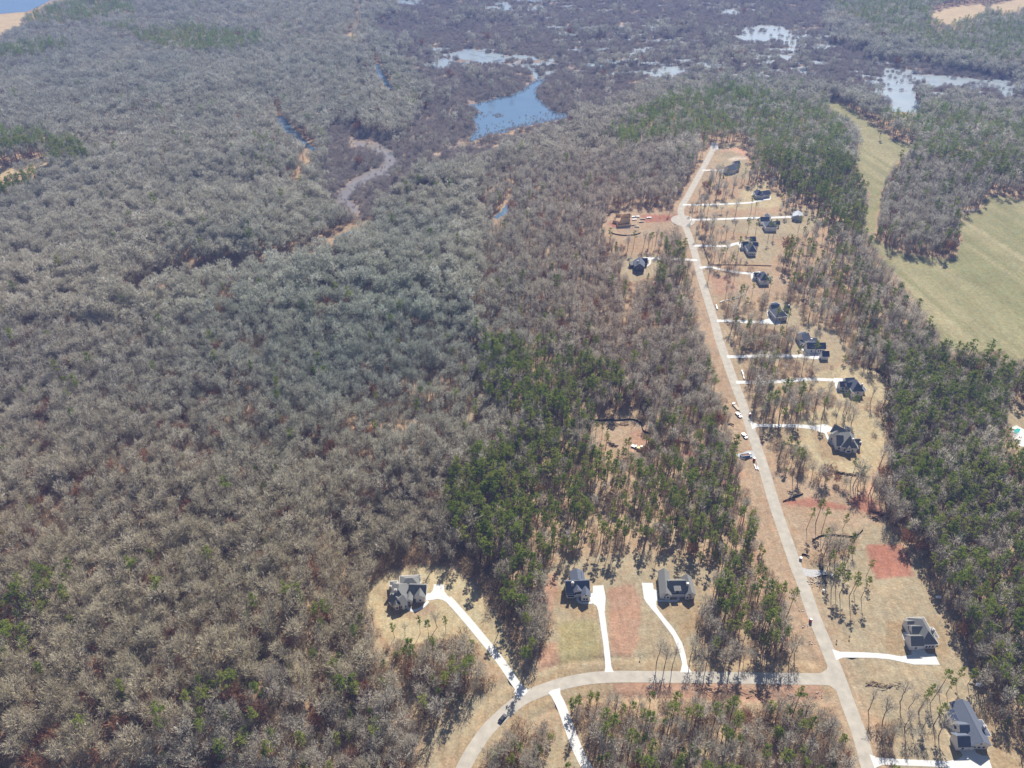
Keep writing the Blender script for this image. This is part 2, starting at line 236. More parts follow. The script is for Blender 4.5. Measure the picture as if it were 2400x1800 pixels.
class MB:
    def __init__(s): s.V = []; s.F = []
    def box(s, c, d, rz=0, ry=0, rx=0, taper=1.0):
        M = Matrix.Rotation(rz, 3, 'Z') @ Matrix.Rotation(ry, 3, 'Y') @ Matrix.Rotation(rx, 3, 'X'); b = len(s.V)
        for z in (-1, 1):
            for x, y in ((-1,-1),(1,-1),(1,1),(-1,1)):
                k = taper if z > 0 else 1
                s.V.append(Vector(c) + M @ Vector((x*d[0]/2*k, y*d[1]/2*k, z*d[2]/2)))
        s.F += [(b,b+3,b+2,b+1),(b+4,b+5,b+6,b+7),(b,b+1,b+5,b+4),(b+1,b+2,b+6,b+5),(b+2,b+3,b+7,b+6),(b+3,b,b+4,b+7)]; return s
    def cyl(s, a, b, r0, r1=None, n=8, cap=True):
        a = Vector(a); b = Vector(b); r1 = r0 if r1 is None else r1; d = (b-a).normalized()
        u = d.orthogonal().normalized(); w = d.cross(u); k = len(s.V)
        for p, r in ((a, r0), (b, r1)):
            for i in range(n): t = 2*math.pi*i/n; s.V.append(p + u*math.cos(t)*r + w*math.sin(t)*r)
        for i in range(n): j = (i+1) % n; s.F.append((k+i, k+j, k+n+j, k+n+i))
        if cap: s.F.append(tuple(range(k+n-1, k-1, -1))); s.F.append(tuple(range(k+n, k+2*n)))
        return s
    def tube(s, pts, rs, n=5):
        for i in range(len(pts)-1): s.cyl(pts[i], pts[i+1], rs[i], rs[i+1], n, cap=False)
        return s
    def prof(s, P, y0, y1):   # x-z outline extruded along y
        k = len(s.V); n = len(P)
        for y in (y0, y1):
            for x, z in P: s.V.append(Vector((x, y, z)))
        s.F.append(tuple(range(k, k+n))); s.F.append(tuple(range(k+2*n-1, k+n-1, -1)))
        for i in range(n): j = (i+1) % n; s.F.append((k+i, k+n+i, k+n+j, k+j))
        return s
    def sphere(s, c, r, n=10, m=6):
        k = len(s.V); rr = r if hasattr(r, '__len__') else (r, r, r)
        for j in range(m+1):
            ph = math.pi*j/m
            for i in range(n): th = 2*math.pi*i/n; s.V.append(Vector(c)+Vector((rr[0]*math.sin(ph)*math.cos(th), rr[1]*math.sin(ph)*math.sin(th), rr[2]*math.cos(ph))))
        for j in range(m):
            for i in range(n): i2 = (i+1) % n; s.F.append((k+j*n+i, k+(j+1)*n+i, k+(j+1)*n+i2, k+j*n+i2))
        return s
    def build(s, name, m, parent=None): return meshobj(name, s.V, s.F, m, parent)

# ------------------------------------------------------------------ materials
def ground_mat():
    m = bpy.data.materials.new('ground'); m.use_nodes = True; n = m.node_tree.nodes; l = m.node_tree.links; b = n['Principled BSDF']
    b.inputs['Roughness'].default_value = .95; b.inputs['Specular IOR Level'].default_value = .1
    at = n.new('ShaderNodeAttribute'); at.attribute_name = 'soil'
    g = n.new('ShaderNodeNewGeometry'); cur = at.outputs['Color']
    def mul(scale, amt, det=6, rough=.6, stretch=None):
        nonlocal cur
        t = n.new('ShaderNodeTexNoise'); t.inputs['Scale'].default_value = scale; t.inputs['Detail'].default_value = det; t.inputs['Roughness'].default_value = rough
        src = g.outputs['Position']
        if stretch:
            mp = n.new('ShaderNodeMapping'); mp.inputs['Rotation'].default_value = (0, 0, stretch[0]); mp.inputs['Scale'].default_value = stretch[1]; l.new(src, mp.inputs[0]); src = mp.outputs[0]
        l.new(src, t.inputs['Vector'])
        mr = n.new('ShaderNodeMapRange'); mr.inputs[1].default_value = .25; mr.inputs[2].default_value = .75; mr.inputs[3].default_value = 1-amt; mr.inputs[4].default_value = 1+amt; l.new(t.outputs[0], mr.inputs[0])
        v = n.new('ShaderNodeVectorMath'); v.operation = 'SCALE'; l.new(cur, v.inputs[0]); l.new(mr.outputs[0], v.inputs['Scale']); cur = v.outputs[0]
    mul(.035, .16); mul(.3, .24); mul(.9, .3, 5, .7); mul(.5, .12, 3, .5, (.3, (1, .15, 1)))
    # hue drift between paler straw and redder soil
    t = n.new('ShaderNodeTexNoise'); t.inputs['Scale'].default_value = .12; t.inputs['Detail'].default_value = 7; t.inputs['Roughness'].default_value = .65; l.new(g.outputs['Position'], t.inputs['Vector'])
    cr = n.new('ShaderNodeValToRGB'); cr.color_ramp.elements[0].position = .35; cr.color_ramp.elements[0].color = (1.06,.97,.89,1); cr.color_ramp.elements[1].position = .68; cr.color_ramp.elements[1].color = (1.0,1.05,1.06,1)
    l.new(t.outputs[0], cr.inputs[0]); mm = n.new('ShaderNodeVectorMath'); mm.operation = 'MULTIPLY'; l.new(cur, mm.inputs[0]); l.new(cr.outputs[0], mm.inputs[1])
    t3 = n.new('ShaderNodeTexNoise'); t3.inputs['Scale'].default_value = .33; t3.inputs['Detail'].default_value = 9; t3.inputs['Roughness'].default_value = .75; t3.inputs['Distortion'].default_value = 1.2; l.new(g.outputs['Position'], t3.inputs['Vector'])
    m3 = n.new('ShaderNodeMapRange'); m3.inputs[1].default_value = .5; m3.inputs[2].default_value = .72; m3.inputs[3].default_value = 0; m3.inputs[4].default_value = .55; l.new(t3.outputs[0], m3.inputs[0])
    pl = n.new('ShaderNodeVectorMath'); pl.operation = 'MULTIPLY_ADD'; l.new(mm.outputs[0], pl.inputs[0]); pl.inputs[1].default_value = (1.25, 1.3, 1.35); pl.inputs[2].default_value = (.03, .03, .025)
    mz = n.new('ShaderNodeMix'); mz.data_type = 'VECTOR'; l.new(m3.outputs[0], mz.inputs['Factor']); l.new(mm.outputs[0], mz.inputs['A']); l.new(pl.outputs[0], mz.inputs['B'])
    l.new(mz.outputs['Result'], b.inputs['Base Color'])
    bp = n.new('ShaderNodeBump'); bp.inputs['Strength'].default_value = .5; bp.inputs['Distance'].default_value = .5
    t2 = n.new('ShaderNodeTexNoise'); t2.inputs['Scale'].default_value = .8; t2.inputs['Detail'].default_value = 5; l.new(g.outputs['Position'], t2.inputs['Vector']); l.new(t2.outputs[0], bp.inputs['Height']); l.new(bp.outputs[0], b.inputs['Normal'])
    return m
def twig_mat(name, cols, transl=.25, attr=True, pos=(0, .5, 1)):
    m = bpy.data.materials.new(name); m.use_nodes = True; n = m.node_tree.nodes; l = m.node_tree.links; n.remove(n['Principled BSDF'])
    oi = n.new('ShaderNodeObjectInfo'); cr = n.new('ShaderNodeValToRGB'); e = cr.color_ramp.elements
    e[0].color = (*cols[0], 1); e[1].color = (*cols[-1], 1)
    for k in range(1, len(cols)-1): x = e.new(k/(len(cols)-1)); x.color = (*cols[k], 1)
    l.new(oi.outputs['Random'], cr.inputs[0]); cur = cr.outputs[0]
    if attr:
        a = n.new('ShaderNodeAttribute'); a.attribute_type = 'INSTANCER'; a.attribute_name = 'tint'
        ad = n.new('ShaderNodeVectorMath'); ad.operation = 'ADD'; l.new(cur, ad.inputs[0]); l.new(a.outputs['Vector'], ad.inputs[1]); cur = ad.outputs[0]
    t = n.new('ShaderNodeTexNoise'); t.inputs['Scale'].default_value = .6; g = n.new('ShaderNodeNewGeometry'); l.new(g.outputs['Position'], t.inputs['Vector'])
    mr = n.new('ShaderNodeMapRange'); mr.inputs[3].default_value = .6; mr.inputs[4].default_value = 1.4; l.new(t.outputs[0], mr.inputs[0])
    v = n.new('ShaderNodeVectorMath'); v.operation = 'SCALE'; l.new(cur, v.inputs[0]); l.new(mr.outputs[0], v.inputs['Scale']); cur = v.outputs[0]
    d = n.new('ShaderNodeBsdfDiffuse'); tr = n.new('ShaderNodeBsdfTranslucent'); mx = n.new('ShaderNodeMixShader'); mx.inputs[0].default_value = transl
    l.new(cur, d.inputs[0]); l.new(cur, tr.inputs[0]); l.new(d.outputs[0], mx.inputs[1]); l.new(tr.outputs[0], mx.inputs[2])
    l.new(mx.outputs[0], n['Material Output'].inputs[0]); return m
M = {}
M['ground'] = ground_mat()
M['asphalt'] = mat('asphalt', (.40,.36,.295), .9, (.25, .13)); M['concrete'] = mat('concrete', (.58,.565,.53), .8, (.3, .06)); M['gravel'] = mat('gravel', (.42,.41,.39), .95, (1.5, .2))
M['twig'] = twig_mat('twig', [(.41,.365,.275),(.57,.52,.405),(.48,.43,.335),(.66,.61,.50)], .45)
M['brush'] = twig_mat('brush', [(.33,.225,.14),(.46,.36,.255),(.38,.30,.215)], .42)
M['copper'] = twig_mat('copper_leaf', [(.30,.15,.08),(.36,.20,.12)], .3)
M['swamp'] = twig_mat('swamp_shrub', [(.27,.225,.20),(.38,.33,.295),(.32,.28,.25)], .42)
M['needle'] = twig_mat('needle', [(.18,.235,.035),(.27,.325,.06),(.33,.35,.08),(.21,.26,.06)], .45)
M['bark'] = mat('bark', (.24,.20,.165), .95, (2, .25)); M['pinebark'] = mat('pine_bark', (.19,.12,.085), .95, (2, .25))
M['roof_tan'] = mat('weathered_shingle', (.19,.187,.175), .9, (2.5, .1)); M['roof_grey'] = mat('charcoal_shingle', (.115,.13,.165), .9, (2.5, .1)); M['roof_dark'] = mat('dark_shingle', (.055,.07,.12), .9, (2.5, .1))
M['metal'] = mat('metal_roof', (.55,.57,.6), .35, (1, .05), .5, .3)
M['wall_w'] = mat('white_siding', (.74,.72,.69), .7, (1, .04)); M['wall_g'] = mat('grey_siding', (.45,.44,.43), .7, (1, .06)); M['wall_d'] = mat('dark_siding', (.10,.12,.16), .7, (1, .06)); M['wall_b'] = mat('pale_brick', (.50,.45,.40), .85, (2, .1))
M['trim'] = mat('white_trim', (.8,.8,.78), .6, (1, .02)); M['glass'] = mat('window_glass', (.03,.04,.05), .1, (1, .1), .6); M['door'] = mat('door_wood', (.12,.07,.045), .6)
M['stone'] = mat('chimney_stone', (.42,.39,.36), .9, (3, .2)); M['ply'] = mat('plywood', (.60,.44,.26), .8, (1, .12)); M['stud'] = mat('stud_lumber', (.70,.55,.36), .8)
M['silt'] = mat('silt_fabric', (.018,.014,.014), .9); M['post'] = mat('wooden_stake', (.25,.18,.11), .9)
M['white'] = mat('white_paint', (.8,.8,.8), .35, (1, .02), .5); M['redp'] = mat('red_paint', (.40,.02,.02), .4, (1, .05), .5); M['bluep'] = mat('blue_paint', (.03,.12,.35), .4, (1, .05), .5); M['blackp'] = mat('black_paint', (.015,.015,.02), .25, (1, .1), .6)
M['maroon'] = mat('maroon_paint', (.06,.015,.02), .3, (1, .1), .6); M['tyre'] = mat('rubber', (.02,.02,.02), .9); M['yellow'] = mat('yellow_paint', (.55,.40,.10), .5); M['dirt'] = mat('loose_dirt', (.22,.12,.07), .95, (1.5, .25)); M['grey'] = mat('grey_paint', (.35,.35,.36), .5)
M['log'] = mat('pale_log', (.50,.42,.32), .9, (2, .2)); M['rock'] = mat('rubble_rock', (.46,.40,.33), .9, (2, .2)); M['debris'] = mat('dark_debris', (.05,.035,.03), .95, (1, .4)); M['pool'] = mat('pool_water', (.02,.45,.42), .08, (1, .05), .5); M['plastic'] = mat('tan_plastic', (.6,.5,.35), .5)
def water_mat(name, base, rough):
    m = bpy.data.materials.new(name); m.use_nodes = True; n = m.node_tree.nodes; l = m.node_tree.links; b = n['Principled BSDF']
    b.inputs['Base Color'].default_value = (*base, 1); b.inputs['Roughness'].default_value = rough; b.inputs['IOR'].default_value = 1.45; b.inputs['Specular IOR Level'].default_value = .9
    g = n.new('ShaderNodeNewGeometry'); t = n.new('ShaderNodeTexNoise'); t.inputs['Scale'].default_value = .9; t.inputs['Detail'].default_value = 3; l.new(g.outputs['Position'], t.inputs['Vector'])
    bp = n.new('ShaderNodeBump'); bp.inputs['Strength'].default_value = .06; bp.inputs['Distance'].default_value = .3; l.new(t.outputs[0], bp.inputs['Height']); l.new(bp.outputs[0], b.inputs['Normal'])
    t2 = n.new('ShaderNodeTexNoise'); t2.inputs['Scale'].default_value = .02; t2.inputs['Detail'].default_value = 5; l.new(g.outputs['Position'], t2.inputs['Vector'])
    v = n.new('ShaderNodeMix'); v.data_type = 'RGBA'; v.inputs['A'].default_value = (*base, 1); v.inputs['B'].default_value = (base[0]*1.7+.01, base[1]*1.7+.01, base[2]*1.5+.01, 1); l.new(t2.outputs[0], v.inputs['Factor']); l.new(v.outputs['Result'], b.inputs['Base Color'])
    return m
M['water'] = water_mat('pond_water', (.07,.12,.19), .09); M['marsh'] = water_mat('marsh_water', (.19,.22,.245), .22); M['mud'] = water_mat('muddy_water', (.16,.135,.12), .12)

# ------------------------------------------------------------------ terrain
def hills(X, Y):
    px, py = proj(X, Y, np.zeros_like(X))
    poly = [(-900,1000),(-900,330),(250,140),(560,160),(800,560),(1150,560),(1180,760),(1120,900),(1080,1150),(830,1300),(800,1450),(720,1900),(-900,1900)]
    d = poly_sd(px, py, poly); m = np.clip(-d/90, 0, 1); m = m*m*(3-2*m)
    c = np.minimum.reduce([line_d(px, py, k) for k in CREEKS]); m = m*np.clip((c-4)/60, 0.03, 1)
    return m*(fbm(X, Y, 190, 5, 3)*24 - 3).clip(0, 40)
NR, NC = 620, 440
Dr = np.geomspace(60, 2900, NR); tt = np.linspace(-.92, .92, NC)
DX = (Dr*cp + CAM_H*sp_)[:, None]*tt[None, :]; DY = np.repeat(Dr[:, None], NC, 1)
HZ = hills(DX, DY)
for L in (ROAD_MAIN, ROAD_EW):
    dm = line_d(DX, DY, gnd_np(smooth_line(L, 3).tolist())[:, :2]); ot = np.minimum.reduce([line_d(DX, DY, gnd_np(q_)[:, :2]) for q_ in (ROAD_MAIN, ROAD_EW)]); HZ = HZ - (.2+.8*fbm(DX, DY, 30, 71))*np.exp(-((dm-10.5)/1.7)**2)*(ot > 6)
HZ = np.maximum(HZ, -.85); GX, GY = proj(DX, DY, np.zeros_like(DX))
def blend(C, w, col): return C*(1-w[..., None]) + np.array(col)*w[..., None]
C = np.ones((NR, NC, 3))*np.array((.31,.215,.135))
nz = fbm(DX, DY, 60, 3); C = C*(.8+.4*nz[..., None])
# warmer, paler floor in the young woods right of the centre
w = np.clip((GX-980)/300, 0, 1)*np.clip((GY-560)/200, 0, 1)*.75; C = blend(C, w, (.325,.24,.15))
w = (1-np.clip((poly_sd(GX, GY, SWAMP)+(fbm(DX, DY, 60, 41)-.5)*60)/30+.5, 0, 1)); C = blend(C, w, (.23,.18,.145)); w2 = w*np.clip((fbm(DX, DY, 40, 45)-.52)*6, 0, 1); C = blend(C, w2, (.36,.27,.19))
wob = (fbm(DX, DY, 14, 21)-.5)*2
STREAK = np.clip(.42+1.25*fbm(DX, DY/3, 5, 61, 3)*.6+.75*(fbm(DX, DY, 11, 62)-.2), 0, 1)
def paint(poly, key, fe):
    global C
    P = np.array(poly, float); g = fe*2+8
    mm = (GX > P[:, 0].min()-g) & (GX < P[:, 0].max()+g) & (GY > P[:, 1].min()-g) & (GY < P[:, 1].max()+g)
    if not mm.any(): return
    s = np.zeros(GX.shape); s[mm] = np.clip(.5 - (poly_sd(GX[mm], GY[mm], poly)+wob[mm]*fe*1.2)/fe, 0, 1)
    if key in ('red', 'redbrown', 'clay', 'olive', 'orange'): s = s*STREAK
    C = blend(C, s, KEYC[key])
for k, (P, c) in CLEAR.items(): paint(P, c, 7)
for P in TANF: paint(P, 'tanf', 4)
for P, c, fe in PATCH: paint(P, c, fe)
for k, P in FIELDS.items(): paint(P, 'tan', 9)
for k, P in FIELDS.items():
    paint(P, 'field', 6)
# mown bands across the two fields
fm = np.zeros(GX.shape)
for k, P in FIELDS.items(): fm = np.maximum(fm, np.clip(-poly_sd(GX, GY, P)/8, 0, 1))
_a = gnd(2139,626); _b = gnd(2370,803); ang = math.atan2(_b.y-_a.y, _b.x-_a.x)
U_ = DX*math.cos(ang)+DY*math.sin(ang); V_ = -DX*math.sin(ang)+DY*math.cos(ang)
st = fbm(V_, U_/30, 7, 8, 3); st2 = fbm(V_, U_/40, 17, 18, 2); st3 = np.sin(V_/1.6)*.5+.5
C = blend(C, fm*np.clip(.12 + 1.9*(st-.45) + 1.3*(st2-.47) + .1*st3, 0, 1), (.31,.27,.155))
for P, wpx, c in TRACKS:
    d = line_d(GX, GY, smooth_line(P)); s = np.clip(1.2-(d+wob*wpx*.3)/(wpx*.5+1), 0, 1); C = blend(C, s, KEYC[c])
# worn verges along the roads
for P, wd_, c in ((ROAD_MAIN, 1.0, 'clay_tan'), (ROAD_EW, 1.0, 'lawn')):
    d = line_d(GX, GY, smooth_line(P)); sc = (GY+432)*.00236
    s = np.clip(1.3-(d/sc)/9, 0, 1)*.8; C = blend(C, s, KEYC[c])
for sdx in (-17, 17):
    pass
for P, c, fe in PATCH:
    if c in ('red', 'redbrown'): paint(P, c, fe)
for P, wpx, c in TRACKS:
    if c == 'redbrown':
        d = line_d(GX, GY, smooth_line(P)); C = blend(C, np.clip(1.2-(d+wob*wpx*.4)/(wpx*.6+1), 0, 1)*.8*STREAK, KEYC[c])
idx = np.arange(NR*NC).reshape(NR, NC)
FA = np.stack([idx[:-1, :-1], idx[:-1, 1:], idx[1:, 1:], idx[1:, :-1]], -1).reshape(-1, 4)
me = bpy.data.meshes.new('ground'); me.vertices.add(NR*NC); me.vertices.foreach_set('co', np.stack([DX, DY, HZ], -1).ravel().astype(np.float32))
me.loops.add(FA.size); me.loops.foreach_set('vertex_index', FA.ravel().astype(np.int32)); me.polygons.add(len(FA)); me.polygons.foreach_set('loop_start', np.arange(0, FA.size, 4, dtype=np.int32))
me.update(calc_edges=True); me.validate()
ca = me.color_attributes.new('soil', 'FLOAT_COLOR', 'POINT'); ca.data.foreach_set('color', np.concatenate([C, np.ones((NR, NC, 1))], -1).ravel().astype(np.float32))
me.polygons.foreach_set('use_smooth', np.ones(len(FA), bool)); me.materials.append(M['ground']); tag(link(bpy.data.objects.new('ground', me)), kind='structure')
# the land beyond
M['far'] = mat('far_land', (.16,.125,.095), .95, (.004, .3))
tag(meshobj('distant_land', [(-7000,-2500,-2.6),(7000,-2500,-2.6),(7000,9000,-2.6),(-7000,9000,-2.6)], [(0,1,2,3)], M['far']), kind='structure')

# ------------------------------------------------------------------ flat sheets: roads, drives, water
def sheet(name, P, z, m, kind='structure', world=False, thick=.12):
    bm = bmesh.new(); pts = P if world else [gnd(a, b) for a, b in P]
    vs = [bm.verts.new((p[0], p[1], z)) for p in pts]; f = bm.faces.new(vs)
    if f.normal.z < 0: f.normal_flip()
    f.normal_update()
    if f.normal.z < 0: f.normal_flip()
    if thick:
        r = bmesh.ops.extrude_edge_only(bm, edges=list(bm.edges))
        for v in r['geom']:
            if isinstance(v, bmesh.types.BMVert): v.co.z -= thick
    bmesh.ops.triangulate(bm, faces=[x for x in bm.faces if len(x.verts) > 4])
    me = bpy.data.meshes.new(name); bm.to_mesh(me); bm.free(); me.materials.append(m)
    o = link(bpy.data.objects.new(name, me)); return tag(o, kind=kind)
def ribbon(name, line, width, z, m, sm=6, wob=0):
    L = smooth_line([p for p in line], sm); pts = [gnd(a[0], a[1]) for a in L]; V = []; Fc = []
    for i, p in enumerate(pts):
        a = pts[max(0, i-1)]; b = pts[min(len(pts)-1, i+1)]; d = (b-a).normalized(); nrm = Vector((-d.y, d.x, 0))
        w = (L[i][2] if L.shape[1] > 2 else width)
        wl = w/2*(1+wob*random.uniform(-1, 1)); wr = w/2*(1+wob*random.uniform(-1, 1))
        V += [p+nrm*wl, p-nrm*wr]; V[-1].z = z; V[-2].z = z
        if i: k = 2*i; Fc.append((k-2, k-1, k+1, k))
    o = meshobj(name, V, Fc, m); return tag(o, kind='structure')
ribbon('road', ROAD_MAIN, 6.9, .06, M['asphalt']); ribbon('road', ROAD_EW, 6.4, .05, M['asphalt'])
sheet('road', [(1898,1579),(1925,1577),(1938,1568),(1942,1550),(1944,1530),(1975,1590),(1990,1660),(1975,1640),(1962,1620),(1945,1607),(1920,1603),(1898,1603)], .045, M['asphalt'])
bulb = [gnd(1601,517)+Vector((12.5*math.cos(t), 14*math.sin(t), 0)) for t in np.linspace(0, 2*math.pi, 28)[:-1]]
sheet('road', bulb, .055, M['asphalt'], world=True)
sheet('road', [(1664,352),(1668,334),(1681,334),(1684,350)], .05, M['gravel'])
def roughen(P, n=5, amp=3.0, seed=1):
    r = random.Random(seed); out = []
    for i in range(len(P)):
        a = P[i]; b = P[(i+1) % len(P)]
        for k in range(n):
            t = k/n; out.append((a[0]+(b[0]-a[0])*t + r.uniform(-amp, amp), a[1]+(b[1]-a[1])*t + r.uniform(-amp, amp)*.45))
    return out
for i, (k, P) in enumerate(WATER.items()):
    sheet(k, roughen(P, 5, 2.4 if 'marsh' in k or 'pond' in k else 1.5, i), .04, M['water'] if k in ('blue_pond', 'left_lake') else M['marsh'], thick=.1)
for k, L in CHANNELS: ribbon(k, L, 8, .045, M['marsh'] if k == 'marsh_channel' else M['water'], wob=.35)
rp = random.Random(77); V = []; Fc = []; POOLS = []
for (cx0, cy0, sx, sy, n_) in [(1820,85,45,14,46),(1600,70,90,30,26),(1260,10,90,12,46),(1320,45,60,16,14),(1590,165,60,14,20),(1890,120,70,30,34),(2100,215,40,26,40),(2200,195,90,14,34),(2330,205,70,12,22),(1420,155,40,14,12),(1240,150,50,14,14),(1730,160,80,16,18),(1070,140,50,12,16),(1480,60,50,12,14),(960,12,30,8,10),(1700,20,60,10,16),(1380,100,80,20,18),(1500,110,60,20,14)]:
    for i in range(int(n_*1.7)):
        c = gnd(rp.gauss(cx0, sx), max(-15, rp.gauss(cy0, sy))); r_ = rp.uniform(3, 11)*(1.8 if rp.random() < .18 else 1); POOLS.append((c.x, c.y, r_)); k = len(V); m_ = 11; ph = rp.uniform(0, 6)
        for j in range(m_): t = 2*math.pi*j/m_; q_ = r_*rp.uniform(.45, 1.25); V.append(Vector((c.x+q_*1.7*math.cos(t), c.y+q_*math.sin(t), .06+.0004*len(Fc))))
        Fc.append(tuple(range(k, k+m_)))
tag(meshobj('marsh_pools', V, Fc, M['marsh']), kind='structure')
ribbon('muddy_river', MUD, 10, .05, M['mud'], wob=.25)

DRIVES = [
 [(1017,1370),(1040,1370),(1042,1387),(1048,1395),(1056,1402),(1048,1412),(1036,1406),(1026,1404),(1007,1407),(998,1408),(998,1392),(1009,1390),(1015,1383)],
 Z3([(700,85),(790,80),(810,190),(800,310),(825,500),(850,700),(858,780),(880,832),(800,832),(806,780),(790,600),(760,400),(745,300),(730,260),(700,238),(680,238),(672,160),(698,145)]),
 Z3([(1122,60),(1215,60),(1225,115),(1255,125),(1262,212),(1245,216),(1250,270),(1300,340),(1400,460),(1470,580),(1500,680),(1515,770),(1553,833),(1453,833),(1470,760),(1440,640),(1390,520),(1270,360),(1165,235),(1140,195)]),
 Z4([(553,632),(625,655),(850,660),(1040,675),(1150,695),(1240,680),(1238,605),(1345,605),(1360,655),(1380,672),(1440,678),(1485,768),(1260,765),(1050,720),(900,708),(650,705),(590,728)]),
 Z4([(875,1540),(950,1570),(1200,1585),(1550,1600),(1640,1585),(1680,1560),(1690,1480),(1780,1480),(1800,1530),(1850,1552),(1900,1555),(1960,1730),(1750,1730),(1760,1690),(1500,1650),(1200,1640),(990,1632),(920,1662)]),
 [(1757,986),(1775,994),(1800,994),(1868,994),(1908,998),(1933,994),(1952,1003),(1945,1011),(1930,1016),(1908,1007),(1868,1002),(1800,1001),(1775,1001),(1763,1006)],
 [(1955,886),(1997,887),(1996,894),(1968,899),(1964,906),(1956,898),(1952,893)],
 [(1866,832),(1887,829),(1892,822),(1922,822),(1924,841),(1908,842),(1888,839),(1866,837)],
 [(1775,753),(1803,747),(1810,741),(1832,750),(1828,761),(1803,759),(1775,758)],
 [(1762,638),(1782,636),(1780,646),(1768,646),(1762,643)], [(1728,569),(1750,566),(1760,568),(1745,580),(1735,579),(1728,573)], [(1786,464),(1806,460),(1806,468),(1788,470)],
 [(1690,396),(1702,397),(1714,408),(1712,412),(1700,407),(1690,402)], [(1848,506),(1862,504),(1862,512),(1848,511)], [(1508,603),(1524,603),(1524,609),(1508,609)],
]
for P in DRIVES: sheet('driveway', P, .075, M['concrete'])
for L, w in [([(1050,1403),(1062,1416),(1074,1429),(1104,1464),(1142,1510),(1172,1548),(1194,1580),(1212,1606),(1226,1624)], 4.2),
 (Z3([(362,985),(385,1040),(420,1110),(465,1225),(535,1420),(610,1590),(660,1670),(740,1800)]), 4.6), ([(1725,896),(1760,896),(1800,896),(1850,892),(1900,889),(1956,891)], 3.8),
 ([(1704,836),(1730,836),(1757,835),(1811,834),(1868,835)], 4), ([(1680,752),(1703,752),(1740,754),(1776,755)], 4), ([(1640,628),(1662,626),(1702,634),(1740,640),(1768,641)], 4),
 ([(1624,576),(1662,576),(1702,577),(1724,571),(1741,569)], 4.2), ([(1618,515),(1675,514),(1757,511),(1811,510),(1854,508)], 4.2), ([(1600,480),(1648,480),(1703,478),(1757,475),(1789,468),(1803,465)], 4), ([(1646,399),(1670,399),(1694,399)], 3.8), ([(1634,610),(1580,607),(1540,606),(1512,606)], 4.2)]:
    ribbon('driveway', L, w, .07, M['concrete'])
sheet('driveway', [(1204,1624),(1213,1600),(1222,1606),(1240,1618),(1228,1630),(1214,1638)], .08, M['concrete'])
sheet('driveway', Z3([(312,1010),(350,985),(415,968),(420,1050),(400,1110)]), .082, M['concrete'])
for L, w in [([(1004,1409),(994,1420),(980,1429),(966,1431),(957,1426),(952,1418)], 1.6), (Z3([(690,232),(630,234),(590,230),(570,212),(567,182)]), 1.4), (Z3([(1262,214),(1400,215),(1432,208),(1438,185)]), 1.4),
 (Z4([(1230,640),(1205,590),(1178,530),(1176,500),(1205,498)]), 1.5), (Z4([(1690,1540),(1640,1450),(1600,1360),(1590,1320)]), 1.5), ([(1934,1013),(1941,1028),(1950,1041),(1962,1045)], 1.6), ([(1958,900),(1964,915),(1974,921),(1982,921)], 1.5), ([(1888,828),(1876,812),(1870,800)], 1.8),
 ([(1804,747),(1800,736),(1801,729),(1808,727)], 1.6), ([(1762,643),(1763,652),(1766,659)], 2), ([(1733,574),(1738,584),(1744,589)], 2), ([(1524,604),(1523,618),(1514,625)], 1.6), ([(1769,462),(1763,457),(1768,453)], 1.6)]:
    ribbon('garden_path', L, w, .09, M['concrete'])
sheet('gravel_entrance', roughen([(1880,1330),(1893,1334),(1920,1336),(1937,1338),(1940,1347),(1923,1349),(1910,1352),(1898,1352),(1887,1350)], 4, 1, 3), .07, M['gravel'])
sheet('gravel_entrance', roughen([(1722,1064),(1740,1062),(1752,1056),(1764,1057),(1770,1066),(1768,1075),(1740,1074),(1722,1070)], 4, .8, 4), .07, M['gravel'])
sheet('pool_patio', [(2371,1001),(2382,997),(2400,1006),(2440,1020),(2440,1060),(2392,1046),(2384,1040),(2374,1022)], .06, M['concrete'])

